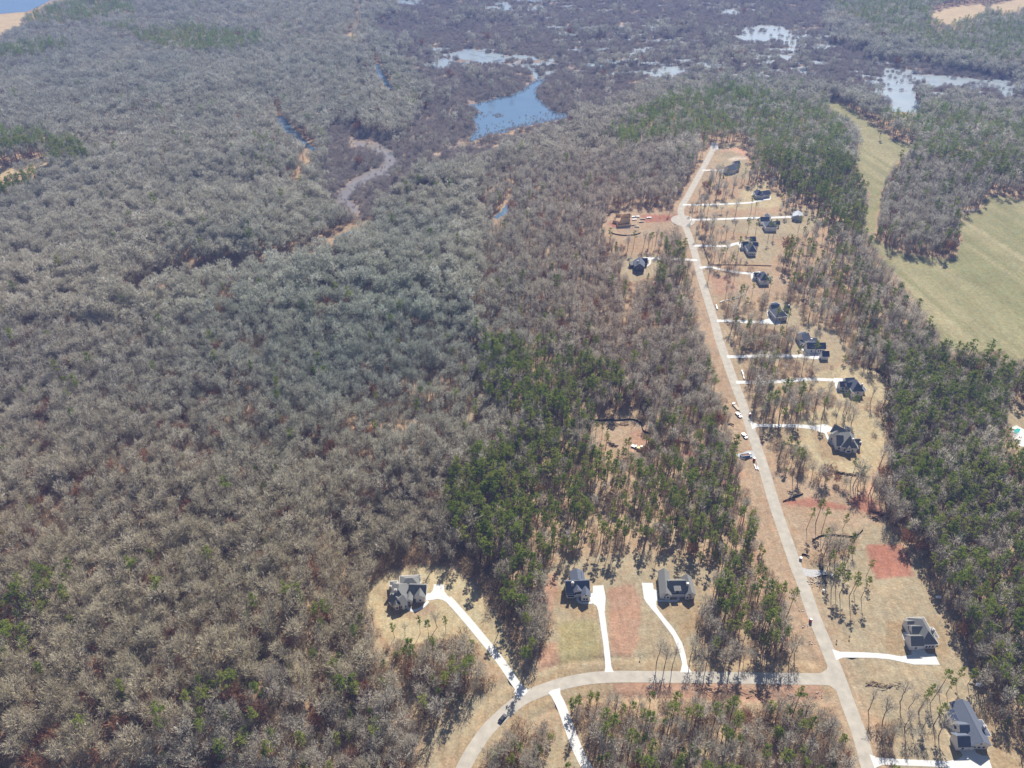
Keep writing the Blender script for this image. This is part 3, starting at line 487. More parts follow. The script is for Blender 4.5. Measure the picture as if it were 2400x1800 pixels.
# ------------------------------------------------------------------ trees
def tri(Vl, Fl, a, b, c): k = len(Vl); Vl += [a, b, c]; Fl.append((k, k+1, k+2))
def hardwood(seed, H=19, R=4.6, ntw=520, tw=.15, base=.42, nl=8, sides=4):
    r = random.Random(seed); T = MB(); V = []; Fc = []
    lean = Vector((r.uniform(-.04, .04), r.uniform(-.04, .04), 1)); P = [Vector((0,0,-.4))]
    for k in range(1, 7):
        h = H*.92*k/6; P.append(Vector((lean.x*h + r.uniform(-.25,.25), lean.y*h + r.uniform(-.25,.25), h)))
    rt = H*.013; T.tube(P, [rt*(1-.8*i/6)*1.1 for i in range(7)], 5)
    c0 = Vector((lean.x*H*.68, lean.y*H*.68, H*(base+1)/2)); rz_ = H*(1-base)/2
    tips = []
    for i in range(nl):
        a = 2*math.pi*(i+r.uniform(-.3,.3))/nl; f = r.uniform(base*.85, .72); s0 = Vector((lean.x*H*f, lean.y*H*f, H*f))
        el = r.uniform(.3, 1.15); e0 = c0 + Vector((math.cos(a)*R*math.cos(el)*.92, math.sin(a)*R*math.cos(el)*.92, rz_*math.sin(el)*.85))
        if e0.z < s0.z+1: e0.z = s0.z+1.2
        mid = (s0+e0)/2 + Vector((math.cos(a)*.5, math.sin(a)*.5, -.5)); T.tube([s0, mid, e0], [rt*.5, rt*.32, rt*.12], 3); tips += [mid, e0, (mid+e0)/2]
        for j in range(4):
            b0 = s0.lerp(e0, r.uniform(.35, .9)); a2 = a + r.uniform(-1.3, 1.3); b1 = b0 + Vector((math.cos(a2), math.sin(a2), r.uniform(.2, 1.2)))*r.uniform(1.2, 2.4)
            T.tube([b0, b1], [rt*.2, rt*.07], 3); tips += [b0.lerp(b1, .5), b1]
    tips += [P[-1], P[-2]]
    for i in range(ntw):
        if r.random() < .45: s = r.choice(tips) + Vector((r.gauss(0,.3), r.gauss(0,.3), r.gauss(0,.3)))
        else:
            while True:
                u = Vector((r.uniform(-1,1), r.uniform(-1,1), r.uniform(-1,1)))
                if .35 < u.length < 1: break
            lump = 1+.22*math.sin(u.x*5+seed)*math.cos(u.y*4+seed*2)
            s = c0 + Vector((u.x*R*.86*lump, u.y*R*.86*lump, u.z*rz_*.86))
        d = (s-c0+Vector((0,0,rz_*.55))); d = Vector((d.x/R, d.y/R, d.z/rz_)).normalized() + Vector((r.gauss(0,.45), r.gauss(0,.45), r.gauss(.35,.35))); d.normalize()
        L = r.uniform(.8, 2.1); w = d.cross(Vector((r.gauss(0,1), r.gauss(0,1), r.gauss(0,1)))).normalized()*tw*r.uniform(.6, 1.3)
        tri(V, Fc, s-w, s+w, s+d*L)
    return T, (V, Fc)
def pine(seed, H=23, R=2.9, nb=30, nt=13, base=.55):
    r = random.Random(seed); T = MB(); V = []; Fc = []
    bx, by = r.uniform(-.5,.5), r.uniform(-.5,.5); P = [Vector((bx*math.sin(k/6*2), by*math.sin(k/6*2), H*k/6*.985 if k else -.4)) for k in range(7)]
    T.tube(P, [H*.0105*(1.1-.85*i/6) for i in range(7)], 5)
    for b in range(nb):
        f = r.random()**.8; z = H*(base + (1-base)*f); rr = R*(math.sin(min(1, (1-f)*1.15+.18)*math.pi*.62))*r.uniform(.55, 1.15); a = r.uniform(0, 2*math.pi)
        c = Vector((P[4].x*.5, P[4].y*.5, z)); e = c + Vector((math.cos(a)*rr, math.sin(a)*rr, rr*.22 + r.uniform(-.3,.5)))
        if b % 2 == 0: T.tube([c-Vector((0,0,.4)), e], [.07, .03], 3)
        for q_ in ((1.0,) if rr < 1 else (1.0, .62)):
            p = c.lerp(e, q_) + Vector((r.gauss(0,.2), r.gauss(0,.2), r.gauss(0,.15)))
            for k in range(nt):
                d = Vector((r.gauss(0,1), r.gauss(0,1), r.gauss(.45,.7))).normalized(); L = r.uniform(.55, 1.05); w = d.cross(Vector((r.gauss(0,1), r.gauss(0,1), r.gauss(0,1)))).normalized()*r.uniform(.14,.26)
                o = p + d*.1; tri(V, Fc, o-w, o+w, o+d*L)
    return T, (V, Fc)
def shrub(seed, H=4, R=2.2, n=190, tw=.09):
    r = random.Random(seed); T = MB(); V = []; Fc = []
    for i in range(7):
        a = r.uniform(0, 6.28); T.tube([Vector((0,0,-.2)), Vector((math.cos(a)*R*.55, math.sin(a)*R*.55, H*.7))], [.06, .02], 3)
    for i in range(n):
        a = r.uniform(0, 6.28); q_ = math.sqrt(r.random()); z = H*r.uniform(.15, .95)*math.sqrt(max(.05, 1-q_*q_*.75)); s = Vector((math.cos(a)*R*q_, math.sin(a)*R*q_, z))
        d = Vector((math.cos(a)*q_*.7+r.gauss(0,.4), math.sin(a)*q_*.7+r.gauss(0,.4), 1)).normalized(); w = d.cross(Vector((r.gauss(0,1), r.gauss(0,1), r.gauss(0,1)))).normalized()*tw*r.uniform(.6,1.4)
        tri(V, Fc, s-w, s+w, s+d*r.uniform(.6, 1.4))
    return T, (V, Fc)
def mk_mesh(name, V, Fc, m):
    me = bpy.data.meshes.new(name); me.from_pydata([tuple(v) for v in V], [], Fc); me.materials.append(m); me.update(); return me
def proto(coll, name, T, cr, mb, mc):
    V = T.V + cr[0]; k = len(T.V); Fc = T.F + [tuple(i+k for i in f) for f in cr[1]]
    me = bpy.data.meshes.new(name); me.from_pydata([tuple(v) for v in V], [], Fc); me.materials.append(mb); me.materials.append(mc)
    me.polygons.foreach_set('material_index', [0]*len(T.F)+[1]*len(cr[1])); me.update()
    o = bpy.data.objects.new(name, me); coll.objects.link(o)
HW = [hardwood(11, 16, 2.1, 190, .12, .36), hardwood(12, 18, 2.7, 220, .12, .38), hardwood(13, 15, 1.6, 130, .12, .33), hardwood(14, 18, 2.2, 100, .12, .4), hardwood(15, 19, 3.4, 300, .13, .34, 9), hardwood(16, 12, 1.9, 170, .12, .3), hardwood(17, 17, 1.5, 80, .12, .4), hardwood(18, 8, 2.0, 180, .12, .25)]
HM = [hardwood(11, 17, 3.2, 280, .18), hardwood(12, 19, 3.9, 340, .18), hardwood(13, 15, 2.6, 230, .17), hardwood(15, 19, 4.6, 440, .18, .36, 9), hardwood(19, 13, 2.8, 240, .18)]
HF = [hardwood(21, 17, 4.2, 220, .26, .35, 6), hardwood(22, 18, 4.8, 250, .27, .35, 6), hardwood(23, 15, 3.4, 180, .26, .38, 6), hardwood(24, 18, 5.6, 290, .28, .3, 7)]
CO = [hardwood(31, 10, 3.0, 420, .2, .15, 6), hardwood(32, 13, 3.6, 460, .2, .2, 6)]
PI = [pine(41, 23, 2.2, 24), pine(42, 25, 2.5, 26, 12, .62), pine(43, 20, 2.0, 20, 12, .5), pine(44, 22, 2.8, 26, 12, .62), pine(45, 17, 2.0, 24, 12, .38), pine(46, 26, 2.6, 22, 12, .68)]
PF = [pine(51, 22, 3.4, 26, 9, .4), pine(52, 19, 3.2, 24, 9, .3), pine(53, 24, 3.6, 26, 9, .45)]
SH = [shrub(61), shrub(62, 3.2, 2.0, 150), shrub(63, 5, 2.4, 220)]
SW = [shrub(71, 4.6, 3.0, 240, .16), shrub(72, 6, 3.4, 280, .17), shrub(73, 3.4, 2.8, 220, .16), shrub(74, 7.5, 3.2, 300, .16)]
YP = [pine(81, 6, 1.5, 16, 10, .12), pine(82, 8, 1.7, 18, 10, .12)]
def coll(name, L, mb, mc):
    c = bpy.data.collections.new(name)
    for i, (T, cr) in enumerate(L): proto(c, f'{name}_form_{chr(97+i)}', T, cr, mb, mc)
    return c
CC = {'hard': coll('hardwood', HW, M['bark'], M['twig']), 'hardmid': coll('mid_hardwood', HM, M['bark'], M['twig']), 'hardfar': coll('far_hardwood', HF, M['bark'], M['twig']), 'copper': coll('beech', CO, M['bark'], M['copper']), 'pine': coll('pine', PI, M['pinebark'], M['needle']),
      'pinefar': coll('far_pine', PF, M['pinebark'], M['needle']), 'shrub': coll('shrub', SH, M['bark'], M['brush']), 'swamp': coll('swamp_shrub', SW, M['bark'], M['swamp']), 'youngpine': coll('young_pine', YP, M['pinebark'], M['needle'])}

# --- where they stand
def grid(sp, y0, y1, jit=.42):
    out = []; y = y0
    while y < y1:
        hw = .667*(y*cp + CAM_H*sp_)*1.22 + 12; n = int(2*hw/sp); x = -hw + sp*(np.arange(n)+.5)
        out.append(np.stack([x, np.full(n, y)], -1)); y += sp*.92
    P = np.concatenate(out); P += RNG.uniform(-jit*sp, jit*sp, P.shape); return P
def road_clear(X, Y, m):
    px, py = proj(X, Y, np.zeros_like(X)); sc = (py+432)*.00236; out = np.zeros(X.shape, bool)
    for L in (ROAD_MAIN, ROAD_EW): out |= line_d(px, py, smooth_line(L, 3))/sc < m
    return out
LOW_DRIVE = [(1298,1617),(1304,1632),(1314,1651),(1326,1682),(1345,1735),(1365,1781),(1379,1803),(1400,1838)]
LONG_DRIVE = [(1050,1403),(1074,1429),(1104,1464),(1142,1510),(1172,1548),(1194,1580),(1226,1624)]
HOUSES_PX = [(957,1397,34),(1350,1388,28),(1580,1375,34),(2160,1490,30),(2285,1705,34),(1980,1030,38),(2000,912,34),(1890,805,30),(1932,835,16),(1825,735,26),(1785,660,24),(1760,585,24),(1805,525,24),(1865,505,16),(1782,455,22),(1718,395,20),(1500,622,20),(1460,525,26)]
def occupied(X, Y, Ht, soft=.0):
    """True where no tree may stand (its foot or its crown would be in the open)"""
    z = np.zeros_like(X); px, py = proj(X, Y, z); cx, cy = proj(X, Y, Ht*.72); tx, ty = proj(X, Y, Ht*.35); bad = road_clear(X, Y, 8.0)
    bad |= (inside(cx, cy, CLEAR['woods_site'][0], -2) & (RNG.random(X.shape) > .25)) | inside(tx, ty, CLEAR['woods_site'][0], 1) | ((line_d(tx, ty, TRACKS[10][0]) < 4) & (RNG.random(X.shape) > .35))
    for k, (P, c) in CLEAR.items():
        bad |= inside(px, py, P, 1); i2 = inside(cx, cy, P, -4); bad |= i2 & (RNG.random(X.shape) > soft); bad |= inside(tx, ty, P, -3) & (RNG.random(X.shape) > soft)
    shx, shy = proj(X - math.sin(SUN_AZ)*Ht*.7/math.tan(SUN_EL), Y - math.cos(SUN_AZ)*Ht*.7/math.tan(SUN_EL), z)
    for k in ('woods_site', 'arrow_lot', 'building_site', 'left_lot'): bad |= inside(shx, shy, CLEAR[k][0], -3) & (RNG.random(X.shape) > .15)
    for f in (.35, .7):
        sx, sy = proj(X - math.sin(SUN_AZ)*Ht*f/math.tan(SUN_EL), Y - math.cos(SUN_AZ)*Ht*f/math.tan(SUN_EL), z); bad |= (line_d(sx, sy, LONG_DRIVE) < 13) & (RNG.random(X.shape) > .06)
    for P in list(FIELDS.values()) + TANF:
        bad |= inside(px, py, P, 2) | inside(cx, cy, P, -1) | inside(tx, ty, P, 0)
    ux, uy = proj(X, Y, Ht)
    for P in WATER.values(): bad |= inside(px, py, P, 3) | inside(cx, cy, P, 2) | inside(tx, ty, P, 2) | inside(ux, uy, P, 0)
    for k, L in CHANNELS: bad |= (line_d(px, py, L) < 8) | (line_d(cx, cy, L) < 7) | (line_d(tx, ty, L) < 7)
    bad |= (line_d(px, py, smooth_line([a[:2] for a in MUD])) < 19) | (line_d(cx, cy, smooth_line([a[:2] for a in MUD])) < 16) | (line_d(tx, ty, smooth_line([a[:2] for a in MUD])) < 16)
    for L, w in zip(CREEKS, (18, 3, 8, 5, 5, 5, 5, 6)): bad |= (line_d(px, py, L) < w) | (line_d(cx, cy, L) < w*.45)
    for L, w, c in TRACKS: bad |= line_d(px, py, L) < w*.6+1
    for P in DRIVES: bad |= inside(px, py, P, 5)
    for f in (.3, .55, .8, 1.0):
        qx, qy = proj(X, Y, Ht*f); sc = (qy+432)*.00236; g = RNG.random(X.shape) > soft*3
        for L in (ROAD_MAIN, ROAD_EW): bad |= (line_d(qx, qy, smooth_line(L, 3)) < 4.2*sc) & g
        bad |= (line_d(qx, qy, LONG_DRIVE) < 4.5*sc); bad |= (line_d(qx, qy, LOW_DRIVE) < 4*sc)
        for P in DRIVES[:5]: bad |= inside(qx, qy, P, 3) & g
        bad |= (line_d(qx, qy, TRACKS[0][0]) < 7) & (RNG.random(X.shape) > .12)
    for x, y, r_ in HOUSES_PX: bad |= (px-x)**2 + ((py-y)*1.1)**2 < (r_*1.25)**2
    return bad
pts = []
for sp, y0, y1, far in ((3.75, 120, 520, 0), (5.2, 520, 900, .5), (7.2, 900, 1500, 1), (8.8, 1500, 2450, 1)):
    P = grid(sp, y0, y1); pts.append(np.column_stack([P, np.full(len(P), far)]))
A = np.concatenate(pts); X, Y, FAR = A[:, 0], A[:, 1], A[:, 2]
hs = (.55+.7*RNG.beta(2.2, 2, len(X)))*(.8+.4*fbm(X, Y, 60, 31))*(1+.12*(FAR > 0)); Ht = 19*hs
px, py = proj(X, Y, np.zeros_like(X)); cx, cy = proj(X, Y, Ht*.75)
keep = ~occupied(X, Y, Ht, .06)
for P, s in SPARSE: keep &= ~(inside(px, py, P) & (RNG.random(X.shape) > s))
swd = poly_sd(px, py, SWAMP) + (fbm(X, Y, 60, 41)-.5)*60; swm = swd < 0
keep &= ~(swm & (RNG.random(X.shape) > np.clip(.9+swd/22, .04 + .2*(fbm(X, Y, 90, 43) > .62), 1)))
FAR = np.where((FAR == .5) & (cx > 1130), 0, FAR); dens = .6*fbm(X, Y, 45, 77)+.4*fbm(X, Y, 14, 78); keep &= ~((dens < .40) & (RNG.random(X.shape) < .55) & (py > 600))
pf = np.full(X.shape, .012); pf[(cx > 1150) & (cy > 650) & (cx < 1700)] = .05; pf[(cx > 1600)] = .08
for P, s in PINES: pf[inside(cx, cy, P)] = s
pn = fbm(X, Y, 30, 13); pf = np.clip(pf*(.45+.95*pn), 0, .74); isp = (RNG.random(X.shape) < pf) & ~swm
X, Y, FAR, hs, px, py, cx, cy, isp, swm = [a[keep] for a in (X, Y, FAR, hs, px, py, cx, cy, isp, swm)]
Zg = hills(X, Y)
iscop = (~isp) & (RNG.random(X.shape) < .045)
rot = RNG.uniform(0, 6.283, len(X)); vi = RNG.integers(0, 1000, len(X))
dist = np.sqrt(X**2+Y**2+CAM_H**2)
# trees standing by themselves: (foot px, kind, height factor, label)
LONE = [((2062,322),'pine',1.15,'lone wide pine standing in the open narrow green field'),
 ((2061,1402),None,1,None)]
MAN = [(2062,321,'p',1.2,'lone round-crowned pine casting its shadow on the narrow green field')]
for a in [(1948,1382),(1958,1372),(1968,1392),(1990,1398),(2001,1388),(2018,1402),(1925,1290),(1945,1270),(1975,1240),(1890,1240),(1912,1225),(1960,1340),(1980,1330),(1935,1345),(1988,1300),(1925,1250),(2030,1350)]:
    MAN.append((a[0], a[1], 'p' if hash(a) % 3 else 'b', .85, None))
for a in [(2035,1665),(2069,1690),(2109,1645),(2120,1705),(2130,1660),(2154,1670),(2160,1710),(2180,1650),(2090,1735),(2140,1730),(2200,1725)]: MAN.append((*a, 'b', .95, None))
for a in [(2152,1668),(2200,1620),(2188,1700),(2218,1625),(2240,1600),(2268,1605),(2172,1640)]: MAN.append((*a, 'p', .85, None))
for a in [(1540,1548),(1558,1560),(1576,1562),(1618,1545),(1668,1545),(1675,1520),(1640,1575),(1708,1560),(1735,1555),(1760,1545),(1655,1560),(1690,1575)]: MAN.append((*a, 'b' if a[0] % 3 else 'p', 1.0, None))
for a in [(1240,1560),(1250,1530),(1228,1575),(1262,1500),(1270,1470),(1232,1500)]: MAN.append((*a, 'b' if a[0] % 4 else 'p', .95, None))
for a in [(1025,1470),(950,1490),(985,1485),(1005,1495),(1045,1485),(925,1495),(1040,1500)]: MAN.append((*a, 'p' if a[1] % 2 else 'b', .7, None))
for a in [(1960,978),(1979,990),(1994,1002),(2048,1008),(1932,955),(1938,930),(1958,960),(1975,972),(1991,958),(2040,945),(2055,960)]: MAN.append((*a, 'b', 1.0, None))
for a in [(1978,955),(1994,975),(1925,985),(1830,760),(1815,770),(1843,768),(1865,858),(1905,850),(1762,695),(1790,690),(1800,700),(1770,552),(1800,562),(1752,545),(1890,540),(1880,560),(1905,548),(1912,530),(1870,545),(1812,555),(1752,600),(1728,600),(1712,640),(1560,625),(1575,632),(1590,628),(1830,482),(1760,500),(1725,420),(1745,425),(1770,500)]: MAN.append((*a, 'p', .9, None))
for a in [(1630,560),(1640,520),(1700,520),(1720,545),(1690,560),(1700,600),(1660,655),(1700,700),(1720,660),(1745,700),(1750,770),(1790,790),(1720,790),(1770,860),(1800,870),(1840,870),(1880,870),(1910,880),(1800,940),(1780,930)]: MAN.append((*a, 'b', .9, None))
for a in [(1420,1052),(1410,1032),(1395,1030),(1464,1058),(1472,1056),(1418,1060)]: MAN.append((*a, 'p', .75, None))
MG = [gnd(a[0], a[1]) for a in MAN]
nm = len(MAN)
X = np.append(X, [g.x for g in MG]); Y = np.append(Y, [g.y for g in MG]); Zg = np.append(Zg, np.zeros(nm)); FAR = np.append(FAR, np.zeros(nm)); hs = np.append(hs, [a[3] for a in MAN]); isp = np.append(isp, [a[2] == 'p' for a in MAN])
iscop = np.append(iscop, np.zeros(nm, bool)); rot = np.append(rot, RNG.uniform(0, 6.28, nm)); vi = np.append(vi, RNG.integers(0, 1000, nm)); swm = np.append(swm, np.zeros(nm, bool))
px, py = proj(X, Y, Zg); cx, cy = proj(X, Y, Zg+14*hs); dist = np.sqrt(X**2+Y**2+(CAM_H-Zg)**2); lone = np.full(len(X), ''); lone = [''] * len(X)
for i, a in enumerate(MAN): lone[len(X)-nm+i] = a[4] or ''
vis = (cx > 0) & (cx < 2400) & (cy < 1800) & (cy > 0)
def pick(mask, n=300):
    ii = np.where(mask & vis)[0]; o = np.argsort(dist[ii]); s = set(ii[o[:n]].tolist()); return s
sel_h = pick(~isp & ~iscop, 300); sel_p = pick(isp, 299) | {len(X)-nm}; sel_c = pick(iscop, 120)
# tint by region (greyer green lichen bark in the middle woods, browner at the lower left, mauve far away)
def tint(X, Y, Z):
    a, b = proj(X, Y, Z+12); T = np.zeros((len(a), 3)); n1 = fbm(X, Y, 70, 91)[:, None]-.5; n2 = fbm(X, Y, 25, 92)[:, None]-.5
    T += n1*np.array((.13,.10,.07)) + n2*np.array((.10,.10,.10))
    g = np.exp(-(((a-850)/480)**2+((b-790)/250)**2))[:, None]; T += g*np.array((-.125,-.045,-.03))
    rg = np.exp(-(((a-1440)/230)**2+((b-640)/380)**2))[:, None]; T += rg*np.array((.045,-.01,-.025))
    fr = np.clip((700-b)/500, 0, 1)[:, None]; T += fr*np.array((-.13,-.085,-.05))
    l = (np.clip((b-900)/400, 0, 1)*np.clip((1300-a)/500, 0, 1))[:, None]; T += l*np.array((.045,.025,-.03))
    return T
TI = tint(X, Y, Zg)

def scatter(name, kind, ii, scl, label, cat, tn=None):
    c = CC[kind]; n = len(ii)
    me = bpy.data.meshes.new(name); me.vertices.add(n); me.vertices.foreach_set('co', np.stack([X[ii], Y[ii], Zg[ii]], -1).ravel().astype(np.float32))
    def attr(nm_, ty, arr, fld='value'):
        a = me.attributes.new(nm_, ty, 'POINT'); a.data.foreach_set(fld, arr)
    attr('idx', 'INT', (vi[ii] % len(c.objects)).astype(np.int32))
    attr('rot', 'FLOAT_VECTOR', np.stack([RNG.normal(0, .03, n), RNG.normal(0, .03, n), rot[ii]], -1).ravel().astype(np.float32), 'vector')
    s = scl; wv = RNG.uniform(.85, 1.18, n); attr('scl', 'FLOAT_VECTOR', np.stack([s*wv, s*wv, s], -1).ravel().astype(np.float32), 'vector')
    attr('tint', 'FLOAT_VECTOR', (TI[ii] if tn is None else tn).astype(np.float32).ravel(), 'vector')
    o = link(bpy.data.objects.new(name, me)); ng = bpy.data.node_groups.new(name+'_growth', 'GeometryNodeTree')
    ng.interface.new_socket('Geometry', in_out='INPUT', socket_type='NodeSocketGeometry'); ng.interface.new_socket('Geometry', in_out='OUTPUT', socket_type='NodeSocketGeometry')
    N = ng.nodes; L = ng.links; gi = N.new('NodeGroupInput'); go = N.new('NodeGroupOutput'); ip = N.new('GeometryNodeInstanceOnPoints'); ci = N.new('GeometryNodeCollectionInfo')
    ci.inputs['Collection'].default_value = c; ci.inputs['Separate Children'].default_value = True; ci.inputs['Reset Children'].default_value = True; ip.inputs['Pick Instance'].default_value = True
    def na(nm_, ty):
        a = N.new('GeometryNodeInputNamedAttribute'); a.data_type = ty; a.inputs['Name'].default_value = nm_; return [s for s in a.outputs if s.enabled and s.name == 'Attribute'][0]
    L.new(gi.outputs[0], ip.inputs['Points']); L.new(ci.outputs[0], ip.inputs['Instance']); L.new(na('idx', 'INT'), ip.inputs['Instance Index']); L.new(na('rot', 'FLOAT_VECTOR'), ip.inputs['Rotation']); L.new(na('scl', 'FLOAT_VECTOR'), ip.inputs['Scale']); L.new(ip.outputs[0], go.inputs[0])
    md = o.modifiers.new('growth', 'NODES'); md.node_group = ng
    tag(o, label, cat, kind='stuff'); print('scatter', name, n); return o
allid = np.arange(len(X)); selm = np.zeros(len(X), bool); selm[list(sel_h | sel_p | sel_c)] = True
rest = ~selm
scatter('hardwood_forest', 'hard', allid[rest & ~isp & ~iscop & (FAR == 0)], hs[rest & ~isp & ~iscop & (FAR == 0)], 'leafless grey-brown hardwood trees filling the woods of the lower half', 'forest')
scatter('valley_hardwood_forest', 'hardmid', allid[rest & ~isp & ~iscop & (FAR == .5)], hs[rest & ~isp & ~iscop & (FAR == .5)], 'rounded leafless grey crowns filling the woods across the middle', 'forest')
scatter('distant_hardwood_forest', 'hardfar', allid[rest & ~isp & ~iscop & (FAR == 1)], hs[rest & ~isp & ~iscop & (FAR == 1)], 'hazy leafless hardwood crowns covering the bottomland far away', 'forest')
scatter('pine_forest', 'pine', allid[rest & isp & (FAR < 1)], hs[rest & isp & (FAR < 1)]*.9, 'green pines standing among the leafless trees around the houses', 'pine forest', TI[rest & isp & (FAR < 1)]*.15)
scatter('distant_pine_forest', 'pinefar', allid[rest & isp & (FAR == 1)], hs[rest & isp & (FAR == 1)]*.95, 'far stands of dark green pines beyond the end of the road', 'pine forest', TI[rest & isp & (FAR == 1)]*.1 + np.array((.03,.07,.03)))
scatter('copper_leaved_trees', 'copper', allid[rest & iscop], hs[rest & iscop], 'small trees keeping rusty brown leaves under the bare crowns', 'undergrowth', TI[rest & iscop]*.3)

def where(a, b, kind):
    if kind == 'p':
        if a < 450: return 'green pine among bare trees near the lower left corner of the woods'
        if a < 880: return 'green pine in the bare woods left of the straw path at the bottom'
        if a < 1200: return 'green pine in the thicket between the long driveway and the curving road'
        if a < 1980 and b > 1600: return 'pine in the roadside woods below the cross road'
        if a < 1320: return 'pine in the strip of woods between the long driveway and the double-gabled house'
        if a < 1990 and b > 1440: return 'pine in the grove between the cross road and the straight road'
        if a < 1850: return 'slender pine in the green stand behind the two middle houses'
        if a < 2230 and b > 1560: return 'slim pine on the open lot above the bottom right house'
        if a < 2090: return 'slim pine on the cleared lots right of the straight road'
        return 'dark green pine in the dense woods along the right edge'
    if a < 450: return 'leafless grey tree in the dense woods at the lower left corner'
    if a < 880: return 'leafless grey tree in the woods left of the straw path at the bottom'
    if a < 1200: return 'leafless tree in the thicket between the long driveway and the curving road'
    if a < 1980 and b > 1600: return 'leafless tree in the roadside woods below the cross road'
    if a < 1320: return 'leafless tree in the strip between the long driveway and the double-gabled house'
    if a < 1990 and b > 1440: return 'bare tree whose shadow falls on the cross road'
    if a < 1850: return 'leafless tree in the woods behind the two middle houses'
    if a < 2230 and b > 1560: return 'bare tree on the open lot left of the bottom right house'
    if a < 2090: return 'bare tree on the cleared lots right of the straight road'
    return 'leafless tree in the dense woods along the right edge'
def indiv(S_, L, nmm, cat, mb, mc, kd, scf=1.0):
    meshes = [(mk_mesh('trunk', T.V, T.F, mb), mk_mesh('crown', cr[0], cr[1], mc)) for T, cr in L]
    for i in sorted(S_):
        e = bpy.data.objects.new(nmm, None); e.empty_display_size = 1; e.location = (X[i], Y[i], Zg[i]); s = hs[i]*scf; wv = random.Random(int(i)).uniform(.88, 1.15)
        e.scale = (s*wv, s*wv, s); e.rotation_euler = (0, 0, rot[i]); COL.objects.link(e)
        if lone[i]: tag(e, lone[i], cat)
        else:
            w = where(px[i], py[i], kd)
            if kd == 'c': w = 'rusty-leaved small ' + w.replace('leafless grey ','').replace('leafless ','').replace('tall bare ','').replace('bare ','').replace(' in the dense',' in the')
            if kd == 'b': w = ('tall ' if hs[i] > 1.0 else 'small ' if hs[i] < .78 else 'mid-sized ') + w
            if kd == 'p': w = ('tall ' if hs[i] > 1.0 else 'short ' if hs[i] < .78 else 'mid-sized ') + w.replace('slim ', '').replace('slender ', '')
            tag(e, w, cat, w.replace(' tree ', ' trees ',1) if ' tree ' in w else w.replace('pine ', 'pines ',1))
        a, b = meshes[vi[i] % len(meshes)]
        link(bpy.data.objects.new('trunk', a), e); link(bpy.data.objects.new('crown', b), e)
indiv(sel_h, HW, 'bare_tree', 'tree', M['bark'], M['twig'], 'b'); indiv(sel_p, PI, 'pine_tree', 'pine tree', M['pinebark'], M['needle'], 'p', .9); indiv(sel_c, CO, 'beech_tree', 'tree', M['bark'], M['copper'], 'c')

# undergrowth, marsh shrubs, young pines
def under(sp, y0, y1, kind, name, label, cat, ht, fn, sc, tn=0):
    global X, Y, Zg, vi, rot, TI
    P = grid(sp, y0, y1); x, y = P[:, 0], P[:, 1]; h = np.full(len(x), ht); a, b = proj(x, y, np.zeros_like(x))
    k = fn(x, y, a, b, h); x, y = x[k], y[k]
    sv = (X, Y, Zg, vi, rot, TI)
    X, Y = x, y; Zg = hills(x, y); vi = RNG.integers(0, 1000, len(x)); rot = RNG.uniform(0, 6.28, len(x)); TI = tint(x, y, Zg)*.6
    scatter(name, kind, np.arange(len(x)), RNG.uniform(*sc, len(x)), label, cat, TI*tn if tn != 1 else None)
    X, Y, Zg, vi, rot, TI = sv
def f_under(x, y, a, b, h):
    k = ~occupied(x, y, h, 0) & ~inside(a, b, SWAMP) & (fbm(x, y, 22, 55) > .36)
    k &= ~((a > 1200) & (b < 1650) & (RNG.random(x.shape) > .45)); return k
under(4.0, 130, 640, 'shrub', 'undergrowth', 'brown leafless brush under the trees of the near woods', 'undergrowth', 3, f_under, (.6, 1.5), .8)
def f_sw(x, y, a, b, h):
    k = inside(a, b, SWAMP, 10); 
    for n_, P in WATER.items():
        i = inside(a, b, P, 0); pr = 1.0 if n_ in ('blue_pond', 'left_lake', 'marsh_pool') else .78
        k &= ~(i & (RNG.random(x.shape) < pr))
    a4, b4 = proj(x, y, h); k &= ~(inside(a4, b4, WATER['blue_pond'], 0) & (b4 > 255) & (RNG.random(x.shape) < .8))
    for n_, L in CHANNELS: k &= line_d(a, b, L) > 4
    k &= (line_d(a, b, smooth_line([c[:2] for c in MUD])) > 13)
    for X0, Y0, r0 in POOLS: k &= ((x-X0)/1.7)**2 + (y-Y0)**2 > (r0*.8)**2
    return k & (fbm(x, y, 26, 66) > .3)
under(4.7, 640, 2300, 'swamp', 'marsh_shrubs', 'low purple-brown leafless shrubs covering the wide marsh', 'shrubs', 4, f_sw, (.55, 1.15), .7)
def f_yp(x, y, a, b, h):
    k = ~occupied(x, y, h, 0) & (((a > 850) & (b > 1400)) | ((a > 1600) & (b > 600)) | ((a < 900) & (b > 1300))) & (fbm(x, y, 18, 88) > .6); return k & (RNG.random(x.shape) < .42)
under(5.5, 130, 560, 'youngpine', 'young_pines', 'short bushy young pines and cedars under the near trees', 'young pines', 6, f_yp, (.6, 1.2), .1)
def f_clump(x, y, a, b, h):
    k = np.zeros(x.shape, bool)
    for n_ in ('blue_pond',):
        sd = poly_sd(a, b, WATER[n_]); k |= (sd < 0) & (sd > -26) & (b > 262) & (RNG.random(x.shape) < .11)
        k |= (sd < 2) & (sd > -7) & (RNG.random(x.shape) < .42)
    k |= (((a-1167)/13)**2 + ((b-271)/4.5)**2 < 1) & (RNG.random(x.shape) < .8)
    k |= (line_d(a, b, smooth_line([c[:2] for c in MUD])) < 12) & (RNG.random(x.shape) < .12)
    return k
under(2.8, 640, 1300, 'swamp', 'water_clumps', 'small dark tufts of dead stalks standing in the pond and river', 'marsh tufts', 2, f_clump, (.2, .42), .5)
